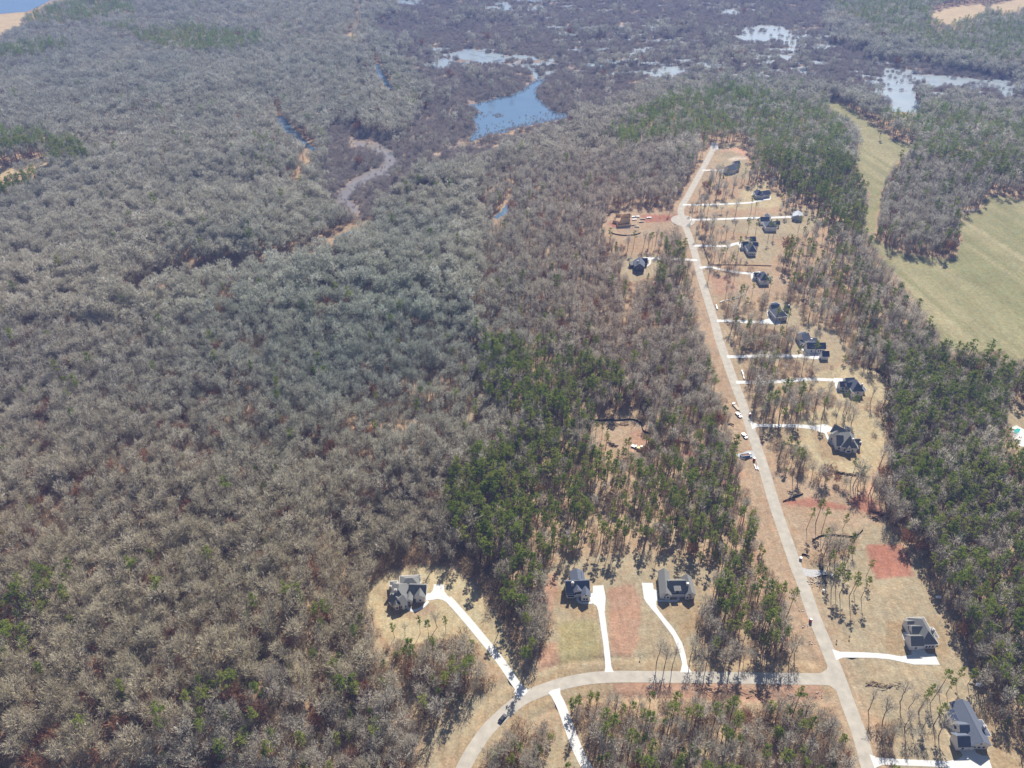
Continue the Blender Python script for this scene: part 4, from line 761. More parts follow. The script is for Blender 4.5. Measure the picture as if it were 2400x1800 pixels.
# ------------------------------------------------------------------ houses
def wpx(p, z): return gnd(p[0], p[1], z)
WIN = None
def window_mesh():
    a = MB(); a.box((0,0,0), (1.25,.10,1.6)); b = MB(); b.box((0,-.07,0), (1.0,.06,1.35))
    return mk_mesh('window', a.V, a.F, M['trim']), mk_mesh('pane', b.V, b.F, M['glass'])
WINM = window_mesh()
def house(name, label, cat, blocks, wallm, roofm, chim=(), garage=()):
    """blocks: (front-left eave, front-right eave, depth m, eave m, ridge 'w'|'d', pitch deg, kind, nwin[, roof material])"""
    fp = [];
    for b in blocks: fp += [wpx(b[0], b[3]), wpx(b[1], b[3])]
    loc = sum(fp, Vector())/len(fp); loc.z = 0
    e = empty(name, loc); tag(e, label, cat); walls = MB(); OV = .45
    for bi, b in enumerate(blocks):
        A, B, dep, ev, rd, pitch, kind, nw = b[:8]; rm = M[b[8]] if len(b) > 8 else roofm
        a = wpx(A, ev)-loc; c = wpx(B, ev)-loc; u = (c-a); u.z = 0; w = u.length; u.normalize(); v = Vector((-u.y, u.x, 0)); ev += bi*.004
        def P(s, t, z): q_ = a + u*s + v*t; return Vector((q_.x, q_.y, z))
        tn = math.tan(math.radians(pitch)); half = (dep if rd == 'w' else w)/2; rh = half*tn
        # walls
        o = OV; k = len(walls.V); base = [P(o,o,-.3), P(w-o,o,-.3), P(w-o,dep-o,-.3), P(o,dep-o,-.3)]; zt = ev-.02
        walls.V += base + [Vector((p.x, p.y, zt)) for p in base]; walls.F += [(k,k+1,k+5,k+4),(k+1,k+2,k+6,k+5),(k+2,k+3,k+7,k+6),(k+3,k,k+4,k+7)]
        R = MB(); T = MB(); th = .22
        def slab(q0, q1, q2, q3):
            nrm = (q1-q0).cross(q3-q0).normalized(); nrm = nrm if nrm.z > 0 else -nrm; k = len(R.V)
            R.V += [q0, q1, q2, q3] + [x + nrm*th for x in (q0, q1, q2, q3)]
            R.F += [(k,k+3,k+2,k+1),(k+4,k+5,k+6,k+7),(k,k+1,k+5,k+4),(k+1,k+2,k+6,k+5),(k+2,k+3,k+7,k+6),(k+3,k,k+4,k+7)]
        def strip(p, q_, s=.26):
            m = (p+q_)/2; d = q_-p; L = d.length; rz = math.atan2(d.y, d.x); ry = -math.asin(max(-1, min(1, d.z/L)))
            T.box((m.x, m.y, m.z+.02), (L, .13, s), rz, ry)
        if kind == 'gable':
            if rd == 'w': r0, r1 = P(0, dep/2, ev+rh), P(w, dep/2, ev+rh); slab(P(0,0,ev), P(w,0,ev), r1, r0); slab(P(w,dep,ev), P(0,dep,ev), r0, r1); ends = [(P(o,o,zt), P(o,dep-o,zt), P(o,dep/2,ev+rh-o*tn)), (P(w-o,o,zt), P(w-o,dep-o,zt), P(w-o,dep/2,ev+rh-o*tn))]; ee = [(P(0,0,ev),P(w,0,ev)),(P(0,0,ev),r0),(P(0,dep,ev),r0),(P(w,0,ev),r1),(P(w,dep,ev),r1)]
            else: r0, r1 = P(w/2, 0, ev+rh), P(w/2, dep, ev+rh); slab(P(0,dep,ev), P(0,0,ev), r0, r1); slab(P(w,0,ev), P(w,dep,ev), r1, r0); ends = [(P(o,o,zt), P(w-o,o,zt), P(w/2,o,ev+rh-o*tn)), (P(o,dep-o,zt), P(w-o,dep-o,zt), P(w/2,dep-o,ev+rh-o*tn))]; ee = [(P(0,0,ev),r0),(P(w,0,ev),r0),(P(0,0,ev),P(0,dep,ev)),(P(w,0,ev),P(w,dep,ev)),(P(0,dep,ev),r1),(P(w,dep,ev),r1)]
            for t3 in ends: k = len(walls.V); walls.V += list(t3); walls.F.append((k,k+1,k+2))
        elif kind == 'hip':
            h_ = min(w, dep)/2; rh = h_*tn
            if dep >= w: r0, r1 = P(w/2, h_, ev+rh), P(w/2, dep-h_, ev+rh)
            else: r0, r1 = P(h_, dep/2, ev+rh), P(w-h_, dep/2, ev+rh)
            c4 = [P(0,0,ev), P(w,0,ev), P(w,dep,ev), P(0,dep,ev)]; k = 0; R.V += c4 + [p - Vector((0,0,.2)) for p in c4] + [r0, r1 + Vector((0,.001,0))]
            R.F += [(4,7,6,5),(0,1,5,4),(1,2,6,5),(2,3,7,6),(3,0,4,7)]
            R.F += ([(0,1,8),(1,2,9,8),(2,3,9),(3,0,8,9)] if dep >= w else [(0,1,9,8),(1,2,9),(2,3,8,9),(3,0,8)])
            ee = [(P(0,0,ev-.1),P(w,0,ev-.1)),(P(0,0,ev-.1),P(0,dep,ev-.1)),(P(w,0,ev-.1),P(w,dep,ev-.1)),(P(0,dep,ev-.1),P(w,dep,ev-.1))]
        else:  # shed, high at the back
            rh = dep*tn; slab(P(0,0,ev), P(w,0,ev), P(w,dep,ev+rh), P(0,dep,ev+rh)); ee = [(P(0,0,ev),P(w,0,ev)),(P(0,0,ev),P(0,dep,ev+rh)),(P(w,0,ev),P(w,dep,ev+rh))]
            k = len(walls.V); walls.V += [P(o,o,zt), P(o,dep-o,zt), P(o,dep-o,ev+rh-.1), P(w-o,o,zt), P(w-o,dep-o,zt), P(w-o,dep-o,ev+rh-.1)]; walls.F += [(k,k+1,k+2),(k+3,k+4,k+5),(k+1,k+4,k+5,k+2)]
        for x in ee: strip(*x)
        ro = R.build('roof', rm, e); T.build('fascia', M['trim'], ro)
        rz = math.atan2(u.y, u.x)
        def win(pos, rz_, s=1):
            wo_ = link(bpy.data.objects.new('window', WINM[0]), e); wo_.location = pos; wo_.rotation_euler = (0, 0, rz_); wo_.scale = (s, 1, s); link(bpy.data.objects.new('pane', WINM[1]), wo_)
        for i in range(nw):
            t = (i+1)/(nw+1); win(P(o+(w-2*o)*t, o-.02, min(1.7, ev-1.0)) if ev < 4.6 else P(o+(w-2*o)*t, o-.02, ev-1.3), rz)
        if kind == 'gable' and rd == 'd' and nw > 1 and rh > 2: win(P(w/2, o-.02, ev+rh*.3), rz, .75)
    walls.build('wall', wallm, e)
    for cx_, cy_, z in chim:
        p = wpx((cx_, cy_), z)-loc; c = MB(); c.box((p.x, p.y, z/2), (1.3, 1.0, z)); c.box((p.x, p.y, z+.1), (1.6, 1.3, .2)); ch = c.build('chimney', M['stone'], e); c = MB(); c.cyl((p.x, p.y, z+.2), (p.x, p.y, z+.6), .25); c.build('chimney_pot', M['metal'], ch)
    for g0, g1, hh in garage:
        p0 = wpx(g0, 0)-loc; p1 = wpx(g1, 0)-loc; m = (p0+p1)/2; d = p1-p0; c = MB(); c.box((m.x, m.y, hh/2), (d.length, .12, hh), math.atan2(d.y, d.x)); c.build('garage_door', M['trim'], e)
    return e
def hb(o, k, L):
    out = []
    for b in L: out.append(((o[0]+b[0][0]*k, o[1]+b[0][1]*k), (o[0]+b[1][0]*k, o[1]+b[1][1]*k)) + tuple(b[2:]))
    return out
def hc(o, k, L): return [(o[0]+x*k, o[1]+y*k, z) for x, y, z in L]
K16, K14, K12, K10 = 160/2212, 140/2212, 120/2212, 100/2212
G, HP, SD = 'gable', 'hip', 'shed'
house('family_house', 'sprawling pale house with many gables and hips at the head of the long white driveway', 'house', hb((890,1340), K16, [
 ((925,760),(1500,780),7.8,3.4,'w',45,G,2), ((1130,880),(1480,865),5.6,3.6,'d',44,G,1), ((300,1000),(880,1000),13,3.6,'w',45,HP,0), ((255,940),(500,1120),6,3.5,'w',45,G,1), ((470,1130),(645,1090),9,3.9,'d',50,G,1), ((645,1090),(760,1060),8,3.8,'d',48,G,1), ((760,1140),(930,990),7,3.5,'w',45,G,1),
 ((330,600),(590,560),6,3.2,'w',38,HP,0), ((620,540),(1320,500),8.5,3.3,'w',34,HP,0), ((840,960),(1060,960),5,3.3,'d',42,G,1)]), M['wall_w'], M['roof_tan'], hc((890,1340), K16, [(510,580,9.2),(345,470,6.5)]))
house('family_house', 'compact pale house with a dark front slope, one dormer and a side garage gable', 'house', hb((1300,1340), K14, [
 ((415,800),(1305,762),8.6,3.6,'w',46,G,0), ((435,880),(790,872),3,2.9,'w',20,SD,4), ((712,765),(1003,742),4.8,4.9,'d',42,G,4), ((972,935),(1335,930),8,4.1,'d',40,G,2), ((600,400),(1110,380),7.5,3.4,'d',34,G,0), ((885,330),(1120,320),5,3.2,'d',40,G,0)]), M['wall_w'], M['roof_grey'], hc((1300,1340), K14, [(665,400,8.8)]))
house('family_house', 'wide C-shaped pale house with two long wings facing front', 'house', hb((1500,1330), K16, [
 ((640,905),(1015,932),16.5,3.3,'d',42,G,1), ((940,805),(1510,798),8.4,3.5,'w',45,G,4), ((1485,915),(1822,905),12.5,3.4,'d',42,G,1), ((820,945),(1012,940),2.6,3.1,'d',40,G,1), ((1465,940),(1640,945),2.6,3.1,'d',40,G,1), ((1120,760),(1335,756),4.6,5.3,'w',12,SD,2), ((960,880),(1490,874),2.8,2.8,'w',15,SD,0)]), M['wall_w'], M['roof_tan'], hc((1500,1330), K16, [(1545,520,7.2)]))
house('family_house', 'pale house with a steep dark hip above the driveway on the right lots', 'house', hb((2100,1440), K14, [
 ((920,1130),(1592,1112),16.5,4.0,'d',46,HP,4), ((560,1180),(1040,1175),6.8,3.9,'w',46,G,1), ((600,812),(1040,812),6.8,4.1,'w',46,G,0), ((450,575),(720,555),6,3.2,'w',44,G,0), ((1400,880),(1600,872),6.5,3.0,'w',20,HP,0), ((580,800),(720,800),3,3.4,'d',45,G,1)]), M['wall_w'], M['roof_tan'], hc((2100,1440), K14, [(1390,560,7)]), [((2142,1521),(2152,1521),2.4),((2155,1521),(2163,1521),2.4)])
house('family_house', 'long grey-roofed pale house at the bottom right corner with two side dormers', 'house', hb((2210,1650), K14, [
 ((1020,1550),(1795,1552),21,3.7,'d',33,G,3), ((560,1610),(1040,1600),6.8,3.6,'w',45,G,1), ((640,1130),(1020,1125),6,4.2,'w',42,G,1), ((430,930),(700,905),8,2.8,'w',16,SD,0,'roof_dark'), ((1550,1200),(1795,1190),8,2.9,'w',16,HP,0)]), M['wall_w'], M['roof_grey'], hc((2210,1650), K14, [(1560,820,6.5)]), [((2257,1758),(2268,1758),2.4),((2270,1758),(2279,1758),2.4)])
house('family_house', 'large rambling house with angled garage wing on the straw-coloured lot', 'house', hb((1920,980), K12, [
 ((470,590),(985,850),8.2,3.5,'w',46,G,0), ((930,1250),(1690,1330),15,4.1,'d',48,HP,3), ((740,1215),(1060,1225),10,3.7,'w',46,G,1), ((1520,1180),(1805,1175),6,3.3,'w',44,G,1), ((1170,1375),(1440,1375),4,3.4,'d',46,G,2), ((400,735),(700,900),5.6,3.5,'d',44,G,1), ((840,930),(1060,900),4,4.5,'d',40,G,1), ((1100,560),(1370,620),6,3.2,'w',34,HP,0)]), M['wall_w'], M['roof_tan'], hc((1920,980), K12, [(1465,900,9.5),(1790,1040,5)]))
house('family_house', 'pale two-storey house with a dark triangular hip, half hidden by one pine', 'house', hb((1940,870), K12, [
 ((1050,890),(1612,882),13,4.6,'d',48,HP,1), ((530,690),(830,690),6,3.2,'w',44,G,1), ((840,770),(1120,745),6,4.2,'w',46,G,1), ((800,560),(1200,540),7,4.4,'w',40,G,0), ((1430,830),(1680,825),5,3.0,'w',22,HP,0), ((740,800),(900,830),4,3.2,'w',40,G,1)]), M['wall_w'], M['roof_grey'], hc((1940,870), K12, [(1490,560,9)]))
house('family_house', 'pale house with long dark front slopes beside the small dark-roofed garage', 'house', hb((1850,770), K12, [
 ((1175,892),(1595,886),7,3.6,'w',46,G,3), ((770,895),(1200,886),7,3.7,'w',46,G,1), ((915,800),(1190,796),6,5.0,'w',14,SD,2), ((620,560),(950,500),10,3.8,'w',36,G,0), ((520,420),(820,330),7,3.4,'w',30,G,0), ((950,600),(1220,620),7,3.4,'w',30,G,0), ((480,640),(680,640),3,2.9,'w',20,SD,1)]), M['wall_w'], M['roof_grey'], hc((1850,770), K12, [(960,450,7.5)]))
house('garage_building', 'small detached garage with a dark roof at the end of the parking pad', 'garage', hb((1850,770), K12, [((1425,1225),(1745,1220),6.2,3.2,'w',46,G,0)]), M['wall_w'], M['roof_dark'])
house('family_house', 'grey-roofed house half covered by pines where the driveway widens', 'house', hb((1780,700), K10, [
 ((840,980),(1500,920),13,4.2,'d',40,HP,2), ((620,610),(1060,590),7,3.6,'w',44,G,1), ((760,420),(1120,330),6,3.4,'w',30,HP,0), ((1350,520),(1600,520),5,3.0,'w',40,G,0)]), M['wall_g'], M['roof_grey'], hc((1780,700), K10, [(1530,340,5)]))
house('family_house', 'pale house with a dark hip above the red dirt side yard', 'house', hb((1740,625), K10, [
 ((925,730),(1455,728),13,4.6,'d',48,HP,1), ((620,530),(880,535),6,3.2,'w',44,G,1), ((880,620),(1110,610),6,4.2,'w',46,G,0), ((1380,640),(1540,640),5,3.0,'w',20,HP,0)]), M['wall_w'], M['roof_grey'])
house('family_house', 'house with a sharp dark front triangle and a dark rear wing', 'house', hb((1710,545), K10, [
 ((968,1005),(1432,1003),14,4.3,'d',52,HP,3), ((680,735),(1000,725),7,3.4,'w',46,G,1), ((1085,480),(1390,470),8,3.2,'w',40,G,0,'roof_dark'), ((1200,720),(1500,720),6,3.4,'w',44,G,0), ((900,880),(1020,880),4,3.4,'w',44,G,0)]), M['wall_w'], M['roof_grey'])
house('family_house', 'pale-walled house just left of the white metal barn', 'house', hb((1750,470), K16, [
 ((620,880),(1005,882),12,4.4,'d',40,HP,0), ((450,685),(740,690),7,3.4,'w',46,G,1), ((930,785),(1085,790),6,3.2,'w',44,G,0), ((630,560),(800,560),7,3.4,'d',36,G,0)]), M['wall_w'], M['roof_grey'], hc((1750,470), K16, [(895,660,9)]))
house('metal_barn', 'white metal barn at the end of the straight thin driveway', 'barn', hb((1750,470), K16, [((1490,520),(1810,560),12,4.0,'d',24,G,0)]), M['wall_g'], M['metal'])
house('family_house', 'blue-grey house with pale dormer on the yellow lot near the road end', 'house', hb((1740,430), K10, [
 ((700,640),(1150,640),12,3.8,'d',42,HP,0), ((1000,640),(1480,560),8,3.3,'w',40,G,0), ((900,560),(1070,560),4,5,'w',14,SD,0,'roof_tan')]), M['wall_g'], M['roof_dark'])
house('family_house', 'northernmost house beside the end of the road with pale angled walls', 'house', hb((1660,360), K10, [
 ((1130,900),(1660,720),10,4.2,'w',40,G,2), ((880,760),(1160,900),9,4.2,'d',38,G,1), ((1400,600),(1680,560),7,3.6,'w',44,G,0)]), M['wall_w'], M['roof_grey'])
house('family_house', 'lone dark-walled house left of the straight road with a pale porch roof', 'house', hb((1450,585), K10, [
 ((800,900),(1360,930),13,4.6,'d',38,G,2), ((1230,720),(1515,715),7,3.4,'w',46,G,0,'roof_dark'), ((640,820),(900,770),5,2.8,'w',14,SD,0,'roof_tan')]), M['wall_d'], M['roof_grey'], hc((1450,585), K10, [(1000,590,8.5)]))
# distant roofs at the very top
for (a, b, z, lab) in [(((2137,40),(2150,40)),10,3.4,'far grey-roofed building beside the tan field at the top right'), (((2156,38),(2176,37)),14,3.6,'far dark-roofed house next to the tan field at the top right'), (((1975,10),(1998,9)),14,3.4,'far dark-roofed house at the top edge above the marsh')]:
    house('family_house', lab, 'house', [(a[0], a[1], b, z, 'w', 30, G, 0)], M['wall_g'], M['roof_dark'] if 'dark' in lab else M['roof_grey'])

# house under construction
e = empty('house_frame', gnd(1462,530)); tag(e, 'half-built house of raw plywood and studs on the cleared red lot', 'construction'); L0 = e.location.copy()
Zc = zm(1390, 480, 180/2212)
def wl(p, q_, h, t=.15, m='ply', nm='wall_panel'):
    a, b = [gnd(*Zc([x])[0])-L0 for x in (p, q_)]; mm = (a+b)/2; d = b-a; c = MB(); c.box((mm.x, mm.y, h/2), (d.length, t, h), math.atan2(d.y, d.x)); return c.build(nm, M[m], e)
for p, q_, h_ in [((770,560),(1060,520),5.2),((770,560),(800,430),5.2),((1060,520),(1060,370),5.2),((800,430),(1060,370),5.2),((560,520),(770,560),3),((640,440),(640,340),2.8),((640,340),(1100,340),2.8),((690,660),(1090,640),2.8),((690,660),(680,560),2.8),((1090,640),(1090,520),2.8)]: wl(p, q_, h_)
for i in range(10):
    t = i/9; c = MB(); p = gnd(*Zc([(800+260*t, 500-40*t)])[0])-L0; c.box((p.x, p.y, 5.6), (.12, 8, .2), 0, 0, .5 if i % 2 else -.5); c.build('rafter', M['stud'], e)
wl((700,650),(1080,640),.3, 6, 'grey', 'foundation')
a = gnd(*Zc([(900,470)])[0])-L0; c = MB(); c.prof([(-4,0),(4,0),(0,3.4)], -.1, .1); o = c.build('gable_panel', M['ply'], e); o.location = (a.x, a.y, 5.2)
rr = random.Random(5)
for i, (x, y, l) in enumerate([(1180,360,'long white wrapped lumber bundle nearest the half-built house'),(1270,355,'white wrapped board pallet at the top of the material piles'),(1190,440,'white sheet stack beside the plywood frame'),(1390,505,'long pale board bundle at the right of the material piles'),(1610,385,'small white crate by the dirt driveway of the building site'),(1170,590,'pale brick pallet below the lumber bundles'),(1260,640,'lowest pale pallet at the building site'),(1430,420,'long pale lumber laid along the red dirt drive')]):
    p = gnd(*Zc([(x, y)])[0]); e = empty('material_pallet', p, rr.uniform(-.2,.2)); tag(e, l, 'pallet'); c = MB(); c.box((0,0,.1), (5.4,1.7,.16)); c.build('pallet_base', M['stud'], e)
    for k in range(3): c = MB(); c.box((-1.7+1.7*k, 0, .65), (1.5,1.4,.9+.2*(k%2))); c.build('bundle', M['white' if i in (0,1,2,4) else 'log'], e)

# ------------------------------------------------------------------ silt fences
def silt(P, label, name='silt_fence', m='silt', h=.95):
    G_ = [gnd(*p) for p in smooth_line(P, 4)]; e = empty(name, G_[0]); tag(e, label, 'fence'); L0 = G_[0]
    for i in range(0, len(G_)-1, 4):
        V = []; Fc = []
        for k, g_ in enumerate(G_[i:i+5]):
            p = g_-L0; t = G_[min(i+k+1, len(G_)-1)]-G_[max(i+k-1, 0)]; nn = Vector((-t.y, t.x, 0)).normalized()*.06
            V += [p+nn, p-nn, p-nn+Vector((0,0,h)), p+nn+Vector((0,0,h))]
            if k: b = 4*k; Fc += [(b-4,b,b+3,b-1),(b-3,b-2,b+2,b+1),(b-1,b+3,b+2,b-2)]
        meshobj('fabric_panel', V, Fc, M[m], e); p = G_[i]-L0; c = MB(); c.cyl((p.x, p.y, -.3), (p.x, p.y, h+.15), .07, .07, 5); c.build('stake', M['post'], e)
Zs = zm(1380, 970, 180/2212); Zg4 = zm(1860, 1300, 140/2212); Zr = zm(1700, 930, 100/2212)
silt(Zs([(75,350),(100,270),(200,210),(450,190),(700,190),(950,185),(1150,165),(1300,175),(1420,225),(1510,300),(1540,420),(1600,520),(1780,570)]), 'long black fabric fence curving around the bare clearing in the woods', h=1.0)
silt(Zc([(230,550),(380,480),(430,330),(520,230),(620,215)]), 'black fabric fence curving left of the half-built house', h=1.0)
silt(Zc([(520,810),(640,855),(850,885),(1050,885),(1250,860),(1370,815)]), 'brown fabric fence arc below the half-built house')
silt(Z2([(380,1360),(440,1320),(530,1305),(640,1315),(740,1320),(780,1300),(820,1260)]), 'black fabric fence crossing under the pines above the red clay pad', h=.9)
silt(Zg4([(1060,150),(955,240),(945,350),(990,555),(1105,560)]), 'short bent black fence just above the gravel entrance'); silt(Zg4([(1215,785),(1060,790),(1060,850),(1125,960),(1230,1100)]), 'short bent black fence just below the gravel entrance')
silt(Zg4([(300,0),(400,5),(590,85)]), 'small black fence piece beside the road above the gravel entrance'); silt(Zr([(70,1480),(200,1430),(330,1440),(450,1490)]), 'small curved black fence in the roadside ditch opposite the parked pickup')
silt(Z1([(1340,470),(1450,500),(1580,520),(1650,560),(1760,575),(1880,582)]), 'black fabric fence along the red dirt lane in the woods', h=1.2); silt([(1882,1158),(1850,1170),(1835,1176)], 'tiny black fence beside the road at the red culvert lot')
silt(Z7([(1080,390),(1110,500),(1150,620)]), 'pale board fence beside the road in front of the pines', 'board_fence', 'post', 1.0); silt(Z7([(1150,632),(1400,632),(1690,640)]), 'dark rail fence along the bottom of the sharp-triangle house lot', 'board_fence', 'post', .7)

# ------------------------------------------------------------------ vehicles and small things
def car(loc, rz, label, paint, L=4.7, W=1.85, name='parked_car', cat='car', pickup=False):
    e = empty(name, loc, rz); tag(e, label, cat); c = MB()
    pr = [(-L/2,.35),(L/2,.35),(L/2,.8),(L/2-.15,.95),(L*.22,1.02),(-L/2+.1,1.05),(-L/2,.8)]; c.prof(pr, -W/2, W/2); c.build('body', paint, e)
    c = MB()
    if pickup: c.prof([(-L*.02,1.03),(L*.24,1.03),(L*.14,1.75),(L*.01,1.78)], -W*.43, W*.43)
    else: c.prof([(-L*.42,1.05),(L*.24,1.03),(L*.08,1.5),(-L*.3,1.52)], -W*.43, W*.43)
    cb = c.build('cabin_glass', M['glass'], e); c = MB(); x0, x1 = (L*.0, L*.14) if pickup else (-L*.3, L*.07); c.box(((x0+x1)/2, 0, 1.8 if pickup else 1.53), (x1-x0, W*.8, .05)); c.build('roof_panel', M['white'] if pickup else paint, e)
    if pickup:
        c = MB(); c.box((-L*.27, 0, 1.04), (L*.4, W*.82, .04)); c.build('cargo_bed', M['grey'], e)
    for sx in (-1, 1):
        for sy in (-1, 1): c = MB(); c.cyl((sx*L*.31, sy*W*.5-.1*sy, .35), (sx*L*.31, sy*W*.5+.04*sy, .35), .35, .35, 12); c.build('wheel', M['tyre'], e)
    for sy in (-1, 1): c = MB(); c.box((L/2+.01, sy*W*.36, .72), (.06, .35, .16)); c.build('headlight', M['white'], e)
    return e
rd = math.radians
car(gnd(1178,1685), rd(52), 'black car driving on the curving road at the bottom', M['blackp'])
car(gnd(1745,1023)+Vector((0,0,.05)), rd(-76), 'dark maroon pickup with a white cab roof on the dirt verge', M['maroon'], 5.8, 2.0, 'pickup_truck', 'pickup truck', True)
car(gnd(1731,974)+Vector((0,0,.05)), rd(-70), 'white pickup truck hitched to a flat trailer on the verge', M['white'], 5.9, 2.05, 'pickup_truck', 'pickup truck', True)
e = empty('flatbed_trailer', gnd(1725,955), rd(-72)); tag(e, 'pale flat trailer loaded with boards behind the white pickup', 'trailer')
c = MB(); c.box((0,0,.7), (7.5,2.2,.18)); c.build('deck', M['log'], e); c = MB(); c.box((4.6,0,.6), (2.2,.15,.12)); c.build('tow_bar', M['grey'], e); c = MB(); c.box((-3.4,0,1.1), (.8,2.0,.7)); c.build('load', M['white'], e)
for sx in (-.9,.5):
    for sy in (-1,1): c = MB(); c.cyl((sx,sy*1.15,.38),(sx,sy*.95,.38),.38,.38,12); c.build('wheel', M['tyre'], e)
def toilet(p, label):
    e = empty('portable_toilet', gnd(*p), rr.uniform(-.3,.3)); tag(e, label, 'portable toilet'); c = MB(); c.box((0,0,1.05), (1.15,1.15,2.1), taper=.97); c.build('cabin', M['redp'], e); c = MB(); c.box((0,0,2.2), (1.25,1.25,.2), taper=.8); c.build('roof', M['white'], e); c = MB(); c.box((0,-.6,1.0), (.8,.05,1.8)); c.build('door', M['redp'], e)
toilet((1899,1457), 'bright red portable toilet with white roof beside the lower straight road'); toilet((1757,975), 'red portable toilet across the road from the white pickup'); toilet((1767,1079), 'red portable toilet below the gravel entrance with the blue dumpster')
e = empty('dumpster', gnd(1746,1070), rd(8)); tag(e, 'blue open dumpster filled with brown debris on the gravel entrance', 'dumpster')
for nm_, cc, dd in (('side_panel',(0,-1.15,.95),(6,.12,1.6)),('side_panel',(0,1.15,.95),(6,.12,1.6)),('end_panel',(-3,0,.95),(.12,2.3,1.6)),('end_panel',(3,0,.95),(.12,2.3,1.6)),('floor_panel',(0,0,.2),(6,2.3,.12))): c = MB(); c.box(cc, dd); c.build(nm_, M['bluep'], e)
c = MB(); c.box((0,0,1.1), (5.6,2.0,.9), taper=.8); c.build('debris_load', M['dirt'], e)
car(gnd(1757,1068), rd(-80), 'small grey car parked on the gravel right of the blue dumpster', M['grey'], 4.4)
def exc(p, rz):
    e = empty('excavator', gnd(*p), rz); tag(e, 'white and yellow digger parked at the lower right edge of the clearing', 'excavator')
    for sy in (-1,1): c = MB(); c.prof([(-1.9,.1),(1.9,.1),(2.1,.5),(1.8,.85),(-1.8,.85),(-2.1,.5)], sy*1.1-.25, sy*1.1+.25); c.build('track', M['tyre'], e)
    c = MB(); c.box((-.5,0,1.4), (3.0,2.3,1.0)); c.build('body', M['yellow'], e); c = MB(); c.box((.6,.6,2.2), (1.4,1.1,1.5), taper=.9); c.build('cab', M['white'], e)
    c = MB(); c.cyl((1,-.3,1.6),(3.6,-.3,3.6),.28,.22,6); c.cyl((3.6,-.3,3.6),(5.2,-.3,1.4),.22,.16,6); c.build('boom', M['yellow'], e); c = MB(); c.prof([(4.6,.4),(5.6,.4),(5.6,1.3),(5.0,1.5)], -.9, .3); c.build('bucket', M['grey'], e)
exc((1500,1054), rd(-20))
car(gnd(1489,1049), rd(-30), 'white pickup truck parked beside the yellow digger', M['white'], 5.6, 2, 'pickup_truck', 'pickup truck', True)
def pipe(a, b, r, label, m='white'):
    A, B = gnd(*a), gnd(*b); e = empty('drain_pipe', A); tag(e, label, 'pipe'); c = MB(); B = B-A; c.cyl((0,0,r), (B.x,B.y,r), r, r, 12); c.build('pipe_barrel', M[m], e); c = MB(); c.cyl((0,0,r), (B.x*.06,B.y*.06,r), r*1.2, r*1.2, 12); c.build('pipe_collar', M[m], e)
pipe((1768,1090),(1772,1101),.4,'longer of the two white pipes lying below the lower roadside toilet'); pipe((1774,1094),(1777,1102),.4,'shorter of the two white pipes lying below the lower roadside toilet')
pipe((1687,709),(1697,706),.4,'first white pipe of the line leading off the road'); pipe((1702,705),(1709,703),.4,'middle white pipe of the line leading off the road'); pipe((1716,702),(1732,698),.4,'last and longest white pipe of the line off the road')
pipe((1678,716),(1681,726),.6,'fat white pipe standing alone on the grassy verge'); pipe((1738,869),(1742,880),.5,'white pipe lying at the verge above the long thin driveway'); pipe((1742,882),(1744,889),.4,'short white pipe end beside the long thin driveway')
pipe((1983,850),(2010,847),.25,'thin white pole lying on the ground below the detached garage')
def tank(p, rz, label, s=1.0):
    e = empty('storage_tank', gnd(*p), rz); tag(e, label, 'tank'); c = MB(); c.sphere((0,0,.9*s), (1.7*s,.85*s,.8*s), 14, 8); c.build('shell', M['white'], e); c = MB()
    for sx in (-1,1): c.box((sx*.9*s,0,.12), (.25,1.2*s,.4))
    c.build('foot', M['grey'], e)
tank((2199,1402), rd(-8), 'small white rounded tank at the edge of the woods above the steep hip house'); tank((2294,1608), rd(-5), 'small white rounded tank by the trees right of the lower driveway', 1.15)
def bin_(p, label, m='white', r=.55, h=1.3):
    e = empty('drum', gnd(*p)); tag(e, label, 'drum'); c = MB(); c.cyl((0,0,0),(0,0,h), r, r*.95, 12); c.build('barrel', M[m], e); c = MB(); c.cyl((0,0,h),(0,0,h+.12), r*1.05, r*.8, 12); c.build('lid', M['white'], e)
bin_((1876,1311), 'pale drum at the road edge above the gravel entrance', 'grey', .8, 1.5); bin_((1929,1386), 'small white drum on the grass below the rock pile'); bin_((1949,1351), 'cream drum at the right end of the gravel entrance', 'plastic', .9, 1.4); bin_((1863,520), 'white marker beside the barn driveway', 'white', .5, 1)
def box_post(p, label): 
    e = empty('mailbox', gnd(*p)); tag(e, label, 'mailbox'); c = MB(); c.box((0,0,.55), (.16,.16,1.1)); c.build('post', M['post'], e); c = MB(); c.prof([(-.3,1.1),(.3,1.1),(.3,1.4),(.15,1.55),(-.15,1.55),(-.3,1.4)], -.35, .35); c.build('box', M['blackp'], e)
box_post((1500,1545), 'dark mailbox post between the two middle driveways'); box_post((1990,1496), 'dark post on the lot above the hip house driveway'); box_post((2054,1718), 'dark post on the lot above the lowest driveway'); box_post((1612,484), 'dark mailbox where the yellow-lot driveway leaves the road'); box_post((1960,1505), 'thin post on the verge above the hip house driveway')
def rocks(p, n, sx, sy, label, m='rock', s=.6):
    e = empty('rock_pile', gnd(*p)); tag(e, label, 'rocks')
    for i in range(n): c = MB(); c.sphere((rr.gauss(0,sx), rr.gauss(0,sy), s*.25), (rr.uniform(.5,1)*s, rr.uniform(.5,1)*s, rr.uniform(.3,.6)*s), 6, 4); c.build('rock', M[m], e)
rocks((1910,1363), 34, 2.2, 1.3, 'pile of pale broken rock below the gravel entrance')
